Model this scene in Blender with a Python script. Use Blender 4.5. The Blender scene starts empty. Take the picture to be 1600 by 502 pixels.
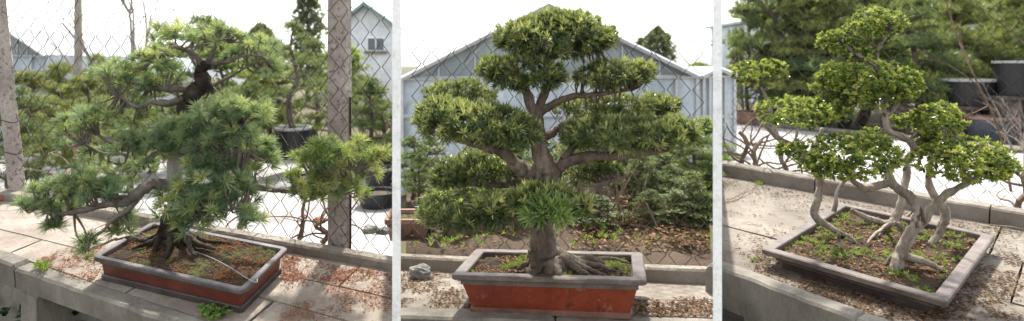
import bpy, math, random
from mathutils import Vector, Matrix, noise
random.seed(7)
R = math.radians
V = Vector
C = bpy.context.scene.collection
scn = bpy.context.scene

# ------------------------------------------------------------------ camera
F, PX0, PY0 = 950.0, 740.0, 100.0
cam_d = bpy.data.cameras.new('camera')
cam = bpy.data.objects.new('camera', cam_d)
C.objects.link(cam)
cam.rotation_euler = (R(90), 0, 0)
cam_d.sensor_width = 36
cam_d.lens = 36 * F / 1600
cam_d.shift_x = (800 - PX0) / 1600
cam_d.shift_y = -(251 - PY0) / 1600
cam_d.clip_start = 0.05
cam_d.clip_end = 800
cam_d.dof.use_dof = True
cam_d.dof.focus_distance = 3.05
cam_d.dof.aperture_fstop = 1.8
scn.camera = cam
GROUND = -2.2


def W(px, py, y):
    return V(((px - PX0) / F * y, y, -(py - PY0) / F * y))


class Bay:
    """a bench plane with its pot: local a along the pot's front, b along its side, n up"""
    def __init__(s, v, S):
        th, xc, zc, w, d, sk, tx, tz = v
        s.w, s.d = w * S, d * S
        s.c = V((xc * S, zc * S, -S))
        c, q = math.cos(th), math.sin(th)
        t = math.tan(sk)
        s.ea = V((c, q, tx * c + tz * q))
        bx, by = t * c - q, t * q + c
        s.eb = V((bx, by, tx * bx + tz * by))
        s.n = V((-tx, -tz, 1)).normalized()

    def L(s, a, b, n=0.0):
        return s.c + s.ea * a + s.eb * b + s.n * n

    def P(s, px, py, n=0.0):
        d = V(((px - PX0) / F, 1, -(py - PY0) / F))
        o = s.c + s.n * n
        return d * (o.dot(s.n) / d.dot(s.n))


BL = Bay([-0.3049, -1.4937, 3.2343, 0.9388, 0.4715, -0.1502, -0.0362, 0.1409], 1.0)
BM = Bay([-0.2048, 0.3917, 3.0541, 0.9027, 0.5043, 0.0329, 0.0319, -0.0544], 1.0)
BR = Bay([-0.8967, 2.2975, 3.4263, 0.8268, 1.2608, -0.0581, 0.0019, 0.0665], 0.95)
NL, NM, NR = -0.135, -0.198, -0.10       # bench surface below each pot's rim

# ------------------------------------------------------------------ materials
MATS = {}


def nt(name, rough=0.8, spec=0.3):
    m = bpy.data.materials.new(name)
    m.use_nodes = True
    t = m.node_tree
    b = t.nodes['Principled BSDF']
    b.inputs['Roughness'].default_value = rough
    b.inputs['Specular IOR Level'].default_value = spec
    MATS[name] = m
    return m, t, b


def N(t, typ, **kw):
    n = t.nodes.new(typ)
    for k, v in kw.items():
        if k in n.inputs:
            n.inputs[k].default_value = v
        else:
            setattr(n, k, v)
    return n


def ramp(t, src, stops):
    r = t.nodes.new('ShaderNodeValToRGB')
    e = r.color_ramp.elements
    while len(e) < len(stops):
        e.new(0.5)
    for i, (p, c) in enumerate(stops):
        e[i].position = p
        e[i].color = (*c, 1) if len(c) == 3 else c
    t.links.new(src, r.inputs[0])
    return r


def mixc(t, fac, a, b, mode='MIX'):
    m = t.nodes.new('ShaderNodeMix')
    m.data_type = 'RGBA'
    m.blend_type = mode
    for s, v in ((m.inputs[0], fac), (m.inputs[6], a), (m.inputs[7], b)):
        if hasattr(v, 'links'):
            t.links.new(v, s)
        elif isinstance(v, (int, float)):
            s.default_value = v
        else:
            s.default_value = (*v, 1)
    return m.outputs[2]


def rough_surface(name, cols, s1=2.0, s2=14.0, bump=0.4, rough=0.9, spots=None, stretch=None, bscale=60.0, spec=0.25, third=None):
    """colour from three noise scales; spots = (colour, scale, threshold)"""
    m, t, b = nt(name, rough, spec)
    co = N(t, 'ShaderNodeTexCoord')
    src = co.outputs['Object']
    if stretch:
        mp = N(t, 'ShaderNodeMapping')
        mp.inputs['Scale'].default_value = stretch
        t.links.new(src, mp.inputs[0])
        src = mp.outputs[0]
    n1 = N(t, 'ShaderNodeTexNoise', Scale=s1, Detail=8.0, Roughness=0.65)
    n2 = N(t, 'ShaderNodeTexNoise', Scale=s2, Detail=8.0, Roughness=0.75)
    n3 = N(t, 'ShaderNodeTexNoise', Scale=bscale, Detail=5.0, Roughness=0.7)
    for n in (n1, n2, n3):
        t.links.new(src, n.inputs['Vector'])
    r1 = ramp(t, n1.outputs[0], [(0.35, cols[0]), (0.52, cols[1]), (0.68, cols[2])])
    r2 = ramp(t, n2.outputs[0], [(0.3, (0.62, 0.6, 0.58)), (0.5, (1, 1, 1)), (0.75, (1.0, 1.0, 1.0))])
    r3 = ramp(t, n3.outputs[0], [(0.3, (0.7, 0.7, 0.7)), (0.5, (1, 1, 1)), (0.7, (1, 1, 1))])
    c = mixc(t, 0.8, r1.outputs[0], r2.outputs[0], 'MULTIPLY')
    c = mixc(t, 0.6, c, r3.outputs[0], 'MULTIPLY')
    for sp in (spots or []):
        ns = N(t, 'ShaderNodeTexNoise', Scale=sp[1], Detail=6.0, Roughness=0.7)
        t.links.new(src, ns.inputs['Vector'])
        rs = ramp(t, ns.outputs[0], [(sp[2], (0, 0, 0)), (sp[2] + 0.06, (1, 1, 1))])
        c = mixc(t, rs.outputs[0], c, sp[0])
    t.links.new(c, b.inputs['Base Color'])
    ad = N(t, 'ShaderNodeMath', operation='ADD')
    t.links.new(n2.outputs[0], ad.inputs[0])
    t.links.new(n3.outputs[0], ad.inputs[1])
    bm = N(t, 'ShaderNodeBump', Strength=bump, Distance=0.01)
    t.links.new(ad.outputs[0], bm.inputs['Height'])
    t.links.new(bm.outputs[0], b.inputs['Normal'])
    return m


def leafy(name, stops, trans=0.35, rough=0.45, spec=0.35):
    """leaf colour per leaf cluster from the 'rnd' attribute, part of the light goes through"""
    m, t, b = nt(name, rough, spec)
    a = N(t, 'ShaderNodeAttribute', attribute_name='rnd')
    r = ramp(t, a.outputs['Fac'], stops)
    t.links.new(r.outputs[0], b.inputs['Base Color'])
    tr = N(t, 'ShaderNodeBsdfTranslucent')
    lt = mixc(t, 0.45, r.outputs[0], (0.55, 0.62, 0.12), 'MIX')
    t.links.new(lt, tr.inputs[0])
    mx = N(t, 'ShaderNodeMixShader', Fac=trans)
    t.links.new(b.outputs[0], mx.inputs[1])
    t.links.new(tr.outputs[0], mx.inputs[2])
    t.links.new(mx.outputs[0], t.nodes['Material Output'].inputs[0])
    return m


def flatm(name, col, rough=0.6, spec=0.3, metal=0.0):
    m = rough_surface(name, [tuple(c * 0.85 for c in col), col, tuple(min(1, c * 1.12) for c in col)], 3.0, 20.0, 0.15, rough, spec=spec)
    m.node_tree.nodes['Principled BSDF'].inputs['Metallic'].default_value = metal
    return m


CONC = rough_surface('weathered_concrete', [(0.125, 0.105, 0.085), (0.21, 0.182, 0.150), (0.28, 0.25, 0.212)], 1.7, 9.0, 0.5,
                     spots=[((0.11, 0.10, 0.085), 4.5, 0.62), ((0.16, 0.16, 0.08), 7.0, 0.66)])
CONC_PALE = rough_surface('bleached_concrete', [(0.17, 0.138, 0.11), (0.26, 0.22, 0.18), (0.35, 0.31, 0.262)], 1.6, 8.0, 0.4,
                          spots=[((0.20, 0.17, 0.14), 3.5, 0.63)])
CONC_SIDE = rough_surface('stained_concrete', [(0.115, 0.103, 0.085), (0.21, 0.19, 0.16), (0.29, 0.27, 0.23)], 2.2, 10.0, 0.6,
                          spots=[((0.085, 0.08, 0.07), 3.2, 0.60)], stretch=(1, 1, 0.45))
CONC_DARK = rough_surface('dark_joint_concrete', [(0.07, 0.065, 0.06), (0.10, 0.095, 0.085), (0.13, 0.12, 0.11)], 3, 12)  # darker concrete for the deck that shows through the slab gaps
POSTM = rough_surface('speckled_post_concrete', [(0.30, 0.26, 0.23), (0.42, 0.37, 0.33), (0.52, 0.47, 0.43)], 3.0, 30.0, 0.9,
                      spots=[((0.16, 0.13, 0.11), 38.0, 0.55), ((0.62, 0.58, 0.54), 55.0, 0.62)], bscale=110)
PAVE = rough_surface('pale_pavement', [(0.24, 0.235, 0.23), (0.32, 0.315, 0.305), (0.39, 0.385, 0.375)], 0.5, 4.0, 0.4, spots=[((0.19, 0.18, 0.165), 1.3, 0.58), ((0.13, 0.12, 0.10), 5.0, 0.64)])
EARTH = rough_surface('bare_earth', [(0.05, 0.038, 0.024), (0.09, 0.068, 0.042), (0.14, 0.11, 0.07)], 0.6, 4.0, 0.6,
                      spots=[((0.06, 0.08, 0.025), 1.6, 0.50)])
SOIL = rough_surface('potting_soil', [(0.026, 0.017, 0.011), (0.062, 0.038, 0.023), (0.12, 0.072, 0.042)], 9.0, 38.0, 1.0,
                     spots=[((0.085, 0.105, 0.024), 6.0, 0.56), ((0.15, 0.055, 0.028), 14.0, 0.60), ((0.02, 0.014, 0.01), 22.0, 0.58)], bscale=140)
POT_LIP = rough_surface('grey_brown_clay', [(0.070, 0.052, 0.042), (0.125, 0.096, 0.080), (0.19, 0.155, 0.132)], 6.0, 30.0, 0.15, rough=0.5, spec=0.4,
                        spots=[((0.11, 0.08, 0.065), 9.0, 0.62)])
POT_LIP_D = rough_surface('dark_grey_clay', [(0.05, 0.042, 0.042), (0.09, 0.075, 0.073), (0.15, 0.13, 0.125)], 6.0, 30.0, 0.15, rough=0.45, spec=0.4,
                          spots=[((0.22, 0.16, 0.13), 9.0, 0.66)])
POT_DARK = rough_surface('dark_glazed_clay', [(0.035, 0.026, 0.026), (0.06, 0.045, 0.042), (0.10, 0.075, 0.07)], 5.0, 22.0, 0.15, rough=0.42, spec=0.5)
POT_RED_DARK = rough_surface('oxblood_clay', [(0.075, 0.020, 0.014), (0.12, 0.026, 0.018), (0.16, 0.038, 0.025)], 4.0, 18.0, 0.15, rough=0.4, spec=0.5,
                             spots=[((0.17, 0.11, 0.07), 6.5, 0.66)])
POT_RED = rough_surface('orange_red_clay', [(0.15, 0.028, 0.013), (0.215, 0.036, 0.016), (0.26, 0.055, 0.024)], 4.0, 18.0, 0.15, rough=0.45, spec=0.45,
                        spots=[((0.26, 0.12, 0.07), 5.5, 0.60), ((0.09, 0.020, 0.011), 7.0, 0.58), ((0.42, 0.24, 0.16), 34.0, 0.66)])
POT_BROWN = rough_surface('brown_clay_wall', [(0.10, 0.05, 0.035), (0.16, 0.075, 0.05), (0.21, 0.11, 0.08)], 5.0, 20.0, 0.15, rough=0.45, spec=0.45)
BLACK_PL = flatm('black_plastic', (0.018, 0.019, 0.022), 0.45, 0.5)
PALE_RIM = flatm('pale_grey_rim', (0.42, 0.43, 0.42), 0.5)
BARK_D = rough_surface('dark_mossy_bark', [(0.022, 0.017, 0.013), (0.055, 0.043, 0.034), (0.11, 0.09, 0.075)], 9.0, 45.0, 1.0,
                       spots=[((0.05, 0.055, 0.018), 8.0, 0.6)], bscale=120)
BARK_G = rough_surface('grey_pine_bark', [(0.09, 0.075, 0.062), (0.17, 0.145, 0.12), (0.26, 0.23, 0.20)], 12.0, 50.0, 0.9, bscale=130)
DEADW = rough_surface('bleached_dead_wood', [(0.22, 0.20, 0.185), (0.33, 0.31, 0.29), (0.42, 0.40, 0.38)], 8.0, 40.0, 0.5, stretch=(1, 1, 0.25))
BARK_M = rough_surface('brown_ridged_bark', [(0.07, 0.053, 0.042), (0.16, 0.122, 0.095), (0.29, 0.235, 0.19)], 10.0, 40.0, 1.0, stretch=(1, 1, 0.35), bscale=100,
                       spots=[((0.10, 0.11, 0.04), 5.0, 0.64)])
BARK_R = rough_surface('smooth_tan_bark', [(0.17, 0.135, 0.105), (0.32, 0.27, 0.22), (0.48, 0.42, 0.355)], 14.0, 40.0, 1.0, stretch=(1, 1, 0.3), bscale=90,
                       spots=[((0.09, 0.06, 0.04), 12.0, 0.57), ((0.46, 0.40, 0.33), 17.0, 0.62)])
TWIG = rough_surface('dry_twig', [(0.13, 0.09, 0.06), (0.22, 0.16, 0.115), (0.32, 0.25, 0.19)], 6.0, 30.0, 0.3)
BG_BARK = rough_surface('nursery_bark', [(0.07, 0.055, 0.045), (0.12, 0.10, 0.08), (0.18, 0.15, 0.125)], 5.0, 20.0, 0.5)
RUST = rough_surface('rusty_wire', [(0.035, 0.020, 0.015), (0.07, 0.036, 0.026), (0.12, 0.065, 0.045)], 6.0, 30.0, 0.3, rough=0.7)
WIRE = flatm('grey_wire', (0.30, 0.29, 0.28), 0.5, 0.5)
WHITE_W = flatm('white_paint', (0.92, 0.92, 0.92), 0.8)
WHITE_P = MATS['white_paint']
STEEL = flatm('pale_painted_steel', (0.50, 0.51, 0.52), 0.5)
GREENROOF = flatm('green_roof_tiles', (0.22, 0.30, 0.29), 0.7)
HOUSE = flatm('white_render', (0.74, 0.76, 0.79), 0.8)
DARKGLASS = flatm('dark_window_glass', (0.10, 0.13, 0.16), 0.15, 0.6)
SHEET = rough_surface('milky_plastic_sheet', [(0.27, 0.32, 0.37), (0.46, 0.52, 0.57), (0.68, 0.72, 0.75)], 1.4, 5.0, 0.2, rough=0.3, spec=0.5, spots=[((0.24, 0.29, 0.31), 1.1, 0.60)],
                      stretch=(1, 1, 0.5))
SHEET_D = rough_surface('dusty_glass_sheet', [(0.17, 0.20, 0.215), (0.25, 0.28, 0.295), (0.33, 0.365, 0.375)], 0.8, 5.0, 0.2, rough=0.3, spec=0.5)
TEALG = rough_surface('teal_grey_glazing', [(0.15, 0.22, 0.24), (0.22, 0.30, 0.32), (0.32, 0.40, 0.42)], 0.6, 4.0, 0.2, rough=0.3, spec=0.5)
BEDSOIL = rough_surface('bed_soil', [(0.035, 0.024, 0.016), (0.07, 0.048, 0.031), (0.12, 0.085, 0.055)], 2.0, 14.0, 1.0)
BRICK = rough_surface('red_brick', [(0.24, 0.09, 0.055), (0.34, 0.13, 0.08), (0.42, 0.2, 0.14)], 8.0, 30.0, 0.6)
ROCK = rough_surface('grey_rock', [(0.15, 0.15, 0.135), (0.27, 0.265, 0.24), (0.38, 0.37, 0.34)], 9.0, 35.0, 1.0)
TERRA = rough_surface('terracotta', [(0.19, 0.11, 0.08), (0.27, 0.165, 0.125), (0.34, 0.23, 0.18)], 5.0, 25.0, 0.3)
JAR = flatm('blue_grey_glaze', (0.06, 0.075, 0.10), 0.25, 0.6)

NEEDLE = leafy('pine_needles', [(0.0, (0.065, 0.13, 0.085)), (0.25, (0.145, 0.23, 0.150)), (0.55, (0.235, 0.315, 0.175)), (0.85, (0.31, 0.37, 0.16)), (1.0, (0.45, 0.47, 0.20))], 0.40)
NEEDLE_Y = leafy('yellow_green_needles', [(0.0, (0.055, 0.12, 0.05)), (0.4, (0.13, 0.21, 0.075)), (0.75, (0.24, 0.31, 0.10)), (1.0, (0.42, 0.43, 0.16))], 0.36)
PODO = leafy('strap_leaves', [(0.0, (0.024, 0.045, 0.024)), (0.35, (0.055, 0.088, 0.042)), (0.62, (0.115, 0.155, 0.062)), (0.85, (0.24, 0.275, 0.095)), (1.0, (0.44, 0.43, 0.17))], 0.28, 0.33, 0.5)
PODO_F = leafy('bright_strap_leaves', [(0.0, (0.025, 0.07, 0.022)), (0.5, (0.085, 0.165, 0.045)), (1.0, (0.27, 0.38, 0.12))], 0.26, 0.35, 0.5)
BOX = leafy('small_oval_leaves', [(0.0, (0.018, 0.042, 0.012)), (0.30, (0.05, 0.10, 0.020)), (0.55, (0.13, 0.20, 0.032)), (0.8, (0.27, 0.33, 0.06)), (1.0, (0.50, 0.50, 0.13))], 0.28, 0.3, 0.5)
BG_A = leafy('nursery_needles', [(0.0, (0.045, 0.07, 0.028)), (0.5, (0.12, 0.15, 0.055)), (1.0, (0.26, 0.27, 0.09))], 0.35)
BG_B = leafy('nursery_dark_needles', [(0.0, (0.018, 0.045, 0.026)), (0.5, (0.05, 0.095, 0.045)), (1.0, (0.14, 0.20, 0.07))], 0.3)
BG_C = leafy('light_shrub_leaves', [(0.0, (0.06, 0.12, 0.03)), (0.5, (0.13, 0.21, 0.045)), (1.0, (0.29, 0.36, 0.08))], 0.4)
FAR = leafy('far_tree_leaves', [(0.0, (0.06, 0.085, 0.06)), (1.0, (0.14, 0.17, 0.11))], 0.3)
GRASSM = leafy('weed_blades', [(0.0, (0.05, 0.12, 0.02)), (1.0, (0.19, 0.30, 0.05))], 0.35)
IVY = leafy('ivy_leaves', [(0.0, (0.012, 0.045, 0.014)), (1.0, (0.04, 0.10, 0.03))], 0.2)
LITTER_R = leafy('rust_red_needles', [(0.0, (0.11, 0.035, 0.02)), (0.5, (0.27, 0.085, 0.04)), (1.0, (0.42, 0.17, 0.09))], 0.1, 0.8, 0.1)
LITTER_B = leafy('brown_leaf_litter', [(0.0, (0.05, 0.028, 0.018)), (0.5, (0.12, 0.066, 0.04)), (1.0, (0.27, 0.155, 0.09))], 0.1, 0.8, 0.1)


# ------------------------------------------------------------------ mesh builder
class MB:
    def __init__(s):
        s.v, s.f, s.r = [], [], []
        s.smooth = False

    def add(s, vs, fs, rnd=0.5):
        k = len(s.v)
        s.v.extend(vs)
        s.f.extend([tuple(i + k for i in f) for f in fs])
        s.r.extend([rnd] * len(vs))

    def build(s, name, mat, parent=None, smooth=None):
        me = bpy.data.meshes.new(name)
        o0 = parent_loc(parent) if parent else V((0, 0, 0))
        me.from_pydata([tuple(V(p) - o0) for p in s.v], [], s.f)
        a = me.attributes.new('rnd', 'FLOAT', 'POINT')
        a.data.foreach_set('value', s.r)
        me.materials.append(mat)
        if smooth if smooth is not None else s.smooth:
            me.polygons.foreach_set('use_smooth', [True] * len(me.polygons))
        me.update()
        o = bpy.data.objects.new(name, me)
        C.objects.link(o)
        if parent:
            o.parent = parent
        return o


def parent_loc(p):
    l = V(p.location)
    while p.parent:
        p = p.parent
        l += V(p.location)
    return l


def tag(o, label, cat, group=None):
    o['label'] = label
    o['category'] = cat
    if group:
        o['group'] = group
    return o


def kind(o, k):
    o['kind'] = k
    return o


def thing(name, label, cat, loc=(0, 0, 0), group=None):
    o = bpy.data.objects.new(name, None)
    o.empty_display_size = 0.1
    C.objects.link(o)
    o.location = loc
    return tag(o, label, cat, group)


def hexa(mb, p, rnd=0.5):
    """p: 4 bottom + 4 top points, counter-clockwise"""
    mb.add(p, [(3, 2, 1, 0), (4, 5, 6, 7), (0, 1, 5, 4), (1, 2, 6, 5), (2, 3, 7, 6), (3, 0, 4, 7)], rnd)


def slab(mb, top, down):
    """polygon of top points extruded by the vector down"""
    n = len(top)
    vs = [V(p) for p in top] + [V(p) + down for p in top]
    fs = [tuple(range(n)), tuple(reversed(range(n, 2 * n)))]
    for i in range(n):
        j = (i + 1) % n
        fs.append((i, i + n, j + n, j))
    mb.add(vs, fs)


def box(mb, c, sx, sy, sz, rot=0.0):
    c = V(c)
    cs, sn = math.cos(rot), math.sin(rot)
    def q(x, y, z):
        return c + V((x * cs - y * sn, x * sn + y * cs, z))
    hexa(mb, [q(-sx/2, -sy/2, -sz/2), q(sx/2, -sy/2, -sz/2), q(sx/2, sy/2, -sz/2), q(-sx/2, sy/2, -sz/2),
              q(-sx/2, -sy/2, sz/2), q(sx/2, -sy/2, sz/2), q(sx/2, sy/2, sz/2), q(-sx/2, sy/2, sz/2)])


def smooth_path(pts, rad, sub=4, jit=0.0):
    P = [V(p) for p in pts]
    n = len(P)
    op, orr = [], []
    for i in range(n - 1):
        p0, p1, p2, p3 = P[max(i - 1, 0)], P[i], P[i + 1], P[min(i + 2, n - 1)]
        for k in range(sub):
            t = k / sub
            q = 0.5 * ((2 * p1) + (p2 - p0) * t + (2 * p0 - 5 * p1 + 4 * p2 - p3) * t * t + (3 * p1 - p0 - 3 * p2 + p3) * t ** 3)
            r = rad[i] + (rad[i + 1] - rad[i]) * t
            if jit:
                q = q + V([random.uniform(-1, 1) for _ in range(3)]) * jit * r
            op.append(q)
            orr.append(r)
    op.append(P[-1])
    orr.append(rad[-1])
    return op, orr


def tube(mb, pts, rad, n=7, sub=4, jit=0.15, lump=0.0, flat=1.0, rnd=0.5):
    p, r = smooth_path(pts, rad, sub, jit)
    k = len(p)
    vs, fs = [], []
    ref = V((0.3, 0.2, 0.93)).normalized()
    pu = None
    for i in range(k):
        d = (p[min(i + 1, k - 1)] - p[max(i - 1, 0)])
        d = d.normalized() if d.length > 1e-9 else V((0, 0, 1))
        if pu is None:
            u = d.cross(ref)
            if u.length < 0.1:
                u = d.cross(V((1, 0, 0)))
        else:
            u = pu - d * pu.dot(d)
        u.normalize()
        pu = u
        w = d.cross(u)
        for j in range(n):
            a = 2 * math.pi * j / n
            rr = r[i]
            if lump:
                q0 = p[i] + (u * math.cos(a) + w * math.sin(a)) * rr
                rr *= 1 + lump * (noise.noise(V((math.cos(a) * 1.7, math.sin(a) * 1.7, i * 0.22)) + p[0] * 5) + 0.5 * noise.noise(q0 * 60))
            vs.append(p[i] + (u * math.cos(a) + w * math.sin(a) * flat) * rr)
    for i in range(k - 1):
        for j in range(n):
            a, b = i * n + j, i * n + (j + 1) % n
            fs.append((a, b, b + n, a + n))
    fs.append(tuple(reversed(range(n))))
    fs.append(tuple(range((k - 1) * n, k * n)))
    mb.add(vs, fs, rnd)
    return p


def rdir():
    while True:
        v = V([random.uniform(-1, 1) for _ in range(3)])
        if 0.05 < v.length < 1:
            return v.normalized()


def basis(d):
    u = d.cross(V((0, 0, 1)))
    if u.length < 0.05:
        u = V((1, 0, 0))
    u.normalize()
    return u, d.cross(u).normalized()


def tuft(mb, p, d, L, n=60, w=0.0016, rnd=0.5, spread=1.35):
    """one whorl of needles fanning out from the shoot tip"""
    u, v = basis(d)
    for _ in range(n):
        a = random.uniform(0, 6.283)
        s = random.random() ** 0.6 * spread
        q = (d * math.cos(s) + (u * math.cos(a) + v * math.sin(a)) * math.sin(s)).normalized()
        q.z -= 0.08
        l = L * random.uniform(0.75, 1.1)
        base = p - d * random.uniform(0, 0.35) * L
        side = q.cross(rdir())
        if side.length < 0.1:
            continue
        side = side.normalized() * w
        m = base + q * l * 0.55
        tip = base + q * l - V((0, 0, 0.06 * l))
        rr = min(1, max(0, rnd + random.uniform(-0.12, 0.12)))
        mb.add([base - side * .5, base + side * .5, m + side * .6, m - side * .6, tip], [(0, 1, 2, 3), (3, 2, 4)], rr)


def rosette(mb, p, d, L, w, n=12, rnd=0.5, lo=0.25, hi=1.25, tipgain=0.0):
    """strap or oval leaves round a shoot tip; each leaf folded on its midrib"""
    u, v = basis(d)
    for i in range(n):
        a = i * 2.4 + random.uniform(-.3, .3)
        s = lo + (hi - lo) * random.random()
        q = (d * math.cos(s) + (u * math.cos(a) + v * math.sin(a)) * math.sin(s)).normalized()
        l = L * random.uniform(0.7, 1.1)
        side = q.cross(d)
        if side.length < 0.08:
            side = u.copy()
        side = side.normalized() * w * 0.5
        up = side.cross(q).normalized() * w * 0.18
        m = p + q * l * 0.5
        tip = p + q * l - V((0, 0, 0.10 * l)) * (s > 0.8)
        rr = min(1, max(0, rnd + random.uniform(-0.13, 0.13) + tipgain * (0.5 - s / hi)))
        mb.add([p, m + side + up, tip, m - side + up, m - up * .4], [(0, 1, 4), (1, 2, 4), (2, 3, 4), (3, 0, 4)], rr)


def pad_points(c, rx, ry, rz, n, flat_bottom=0.55, inner=0.25, seed=0):
    """shoot positions over an uneven clipped cloud; returns (point, outward direction)"""
    out = []
    off = V((seed * 3.1, seed * 1.7, seed * 5.3))
    while len(out) < n:
        d = rdir()
        if d.z < -0.1 and random.random() < 0.45:
            continue
        k = 1 + 0.24 * noise.noise(d * 1.9 + off) + 0.20 * noise.noise(d * 5 + off)
        if random.random() < inner:
            k *= random.uniform(0.45, 0.95)
        else:
            k *= random.uniform(0.90, 1.03)
        z = d.z * rz * k
        if d.z < 0:
            z *= flat_bottom
        p = V(c) + V((d.x * rx * k, d.y * ry * k, z))
        nd = V((d.x / rx, d.y / ry, d.z / rz * (0.6 if d.z < 0 else 1))).normalized()
        out.append((p, nd))
    return out


def mesh_grid(mb, fn, nu, nv):
    vs = [fn(i / nu, j / nv) for j in range(nv + 1) for i in range(nu + 1)]
    fs = [(j * (nu + 1) + i, j * (nu + 1) + i + 1, (j + 1) * (nu + 1) + i + 1, (j + 1) * (nu + 1) + i) for j in range(nv) for i in range(nu)]
    mb.add(vs, fs)


# ------------------------------------------------------------------ ground and pavement
mb = MB()
def gfn(u, v):
    y = -10 + 460 * v ** 3
    x = (u - 0.5) * (60 + 900 * v ** 2)
    return V((x, y, GROUND + (noise.noise(V((x * .5, y * .5, 0))) * 0.03 if y < 40 else 0)))
mesh_grid(mb, gfn, 60, 60)
kind(mb.build('ground', EARTH, smooth=True), 'structure')
def on_ground(px, py, lift=0.0):
    y = F * (-(GROUND + lift)) / (py - PY0)
    return W(px, py, y)
def sheet(name, pts, mat, lift):
    m = MB()
    m.add([V((p.x, p.y, GROUND + lift)) for p in pts], [tuple(range(len(pts)))])
    return kind(m.build(name, mat), 'structure')
sheet('pavement', [on_ground(-80, 640), on_ground(619, 640), on_ground(619, 262), on_ground(430, 246), on_ground(-80, 236)], PAVE, 0.05)

RG = -1.5       # the yard behind the right bay lies on a raised bank
def at_level(px, py, z):
    return W(px, py, F * -z / (py - PY0))
mb = MB()
def bankfn(u, v):
    y = 5.7 + 60 * v ** 2.2
    x0, x1 = (1121.5 - PX0) / F * y, (1121.5 - PX0) / F * 5.7 + 4 + 60 * v
    x = x0 + (max(x1, x0 + 12) - x0) * u
    return V((x, y, RG - .03 + .03 * noise.noise(V((x * .8, y * .8, 3)))))
g_ = [bankfn(i / 40, j / 50) for j in range(51) for i in range(41)]
fs_ = [(j * 41 + i, j * 41 + i + 1, (j + 1) * 41 + i + 1, (j + 1) * 41 + i) for j in range(50) for i in range(40)]
rim_ = [i for i in range(41)] + [j * 41 + 40 for j in range(1, 51)] + [50 * 41 + i for i in range(39, -1, -1)] + [j * 41 for j in range(49, 0, -1)]
n0 = len(g_)
g_ += [V((g_[i].x, g_[i].y, GROUND - .05)) for i in rim_]
m_ = len(rim_)
fs_ += [(rim_[(i + 1) % m_], rim_[i], n0 + i, n0 + (i + 1) % m_) for i in range(m_)]
mb.add(g_, fs_)
kind(mb.build('raised_bank', EARTH), 'structure')
m = MB()
pq = [V(((1121.6 - PX0) / F * 5.75, 5.75, RG)), V((5.2, 5.75, RG)), V((9.6, 9.8, RG)), at_level(1600, 243, RG), at_level(1380, 213, RG), at_level(1121.6, 193, RG)]
slab(m, [p + V((0, 0, .03)) for p in pq], V((0, 0, -.12)))
kind(m.build('pavement', PAVE), 'structure')

# ------------------------------------------------------------------ white partition walls between the three bays
for px, lab in ((619.5, 'tall thin white partition wall between the pine bay and the middle bay'),
                (1121, 'tall thin white partition wall between the middle bay and the right bay')):
    mb = MB()
    y0, y1 = 2.15, 5.6
    a, b = W(px, 100, y0), W(px, 100, y1)
    dr = (b - a).normalized()
    s = V((dr.y, -dr.x, 0)) * (13.2 / F * y0 / 2)
    up = V((0, 0, 1))
    a0 = V((a.x, a.y, 0))
    prof = [(0, GROUND - .05), (0, .36), (.16, .36), (.40, -.62), ((b - a).length, -.85), ((b - a).length, GROUND - .05)]
    vs = [a0 - s + dr * q + up * z for q, z in prof] + [a0 + s + dr * q + up * z for q, z in prof]
    fs = [tuple(range(6)), tuple(reversed(range(6, 12)))] + [(i, i + 6, (i + 1) % 6 + 6, (i + 1) % 6) for i in range(6)]
    mb.add(vs, fs)
    tag(mb.build('partition_wall', WHITE_P), lab, 'wall', 'white partition walls')


# ------------------------------------------------------------------ benches
def line_pts(bay, n, pa, pb, k):
    a, b = bay.P(*pa, n), bay.P(*pb, n)
    return [a.lerp(b, i / k) for i in range(k + 1)]


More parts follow.
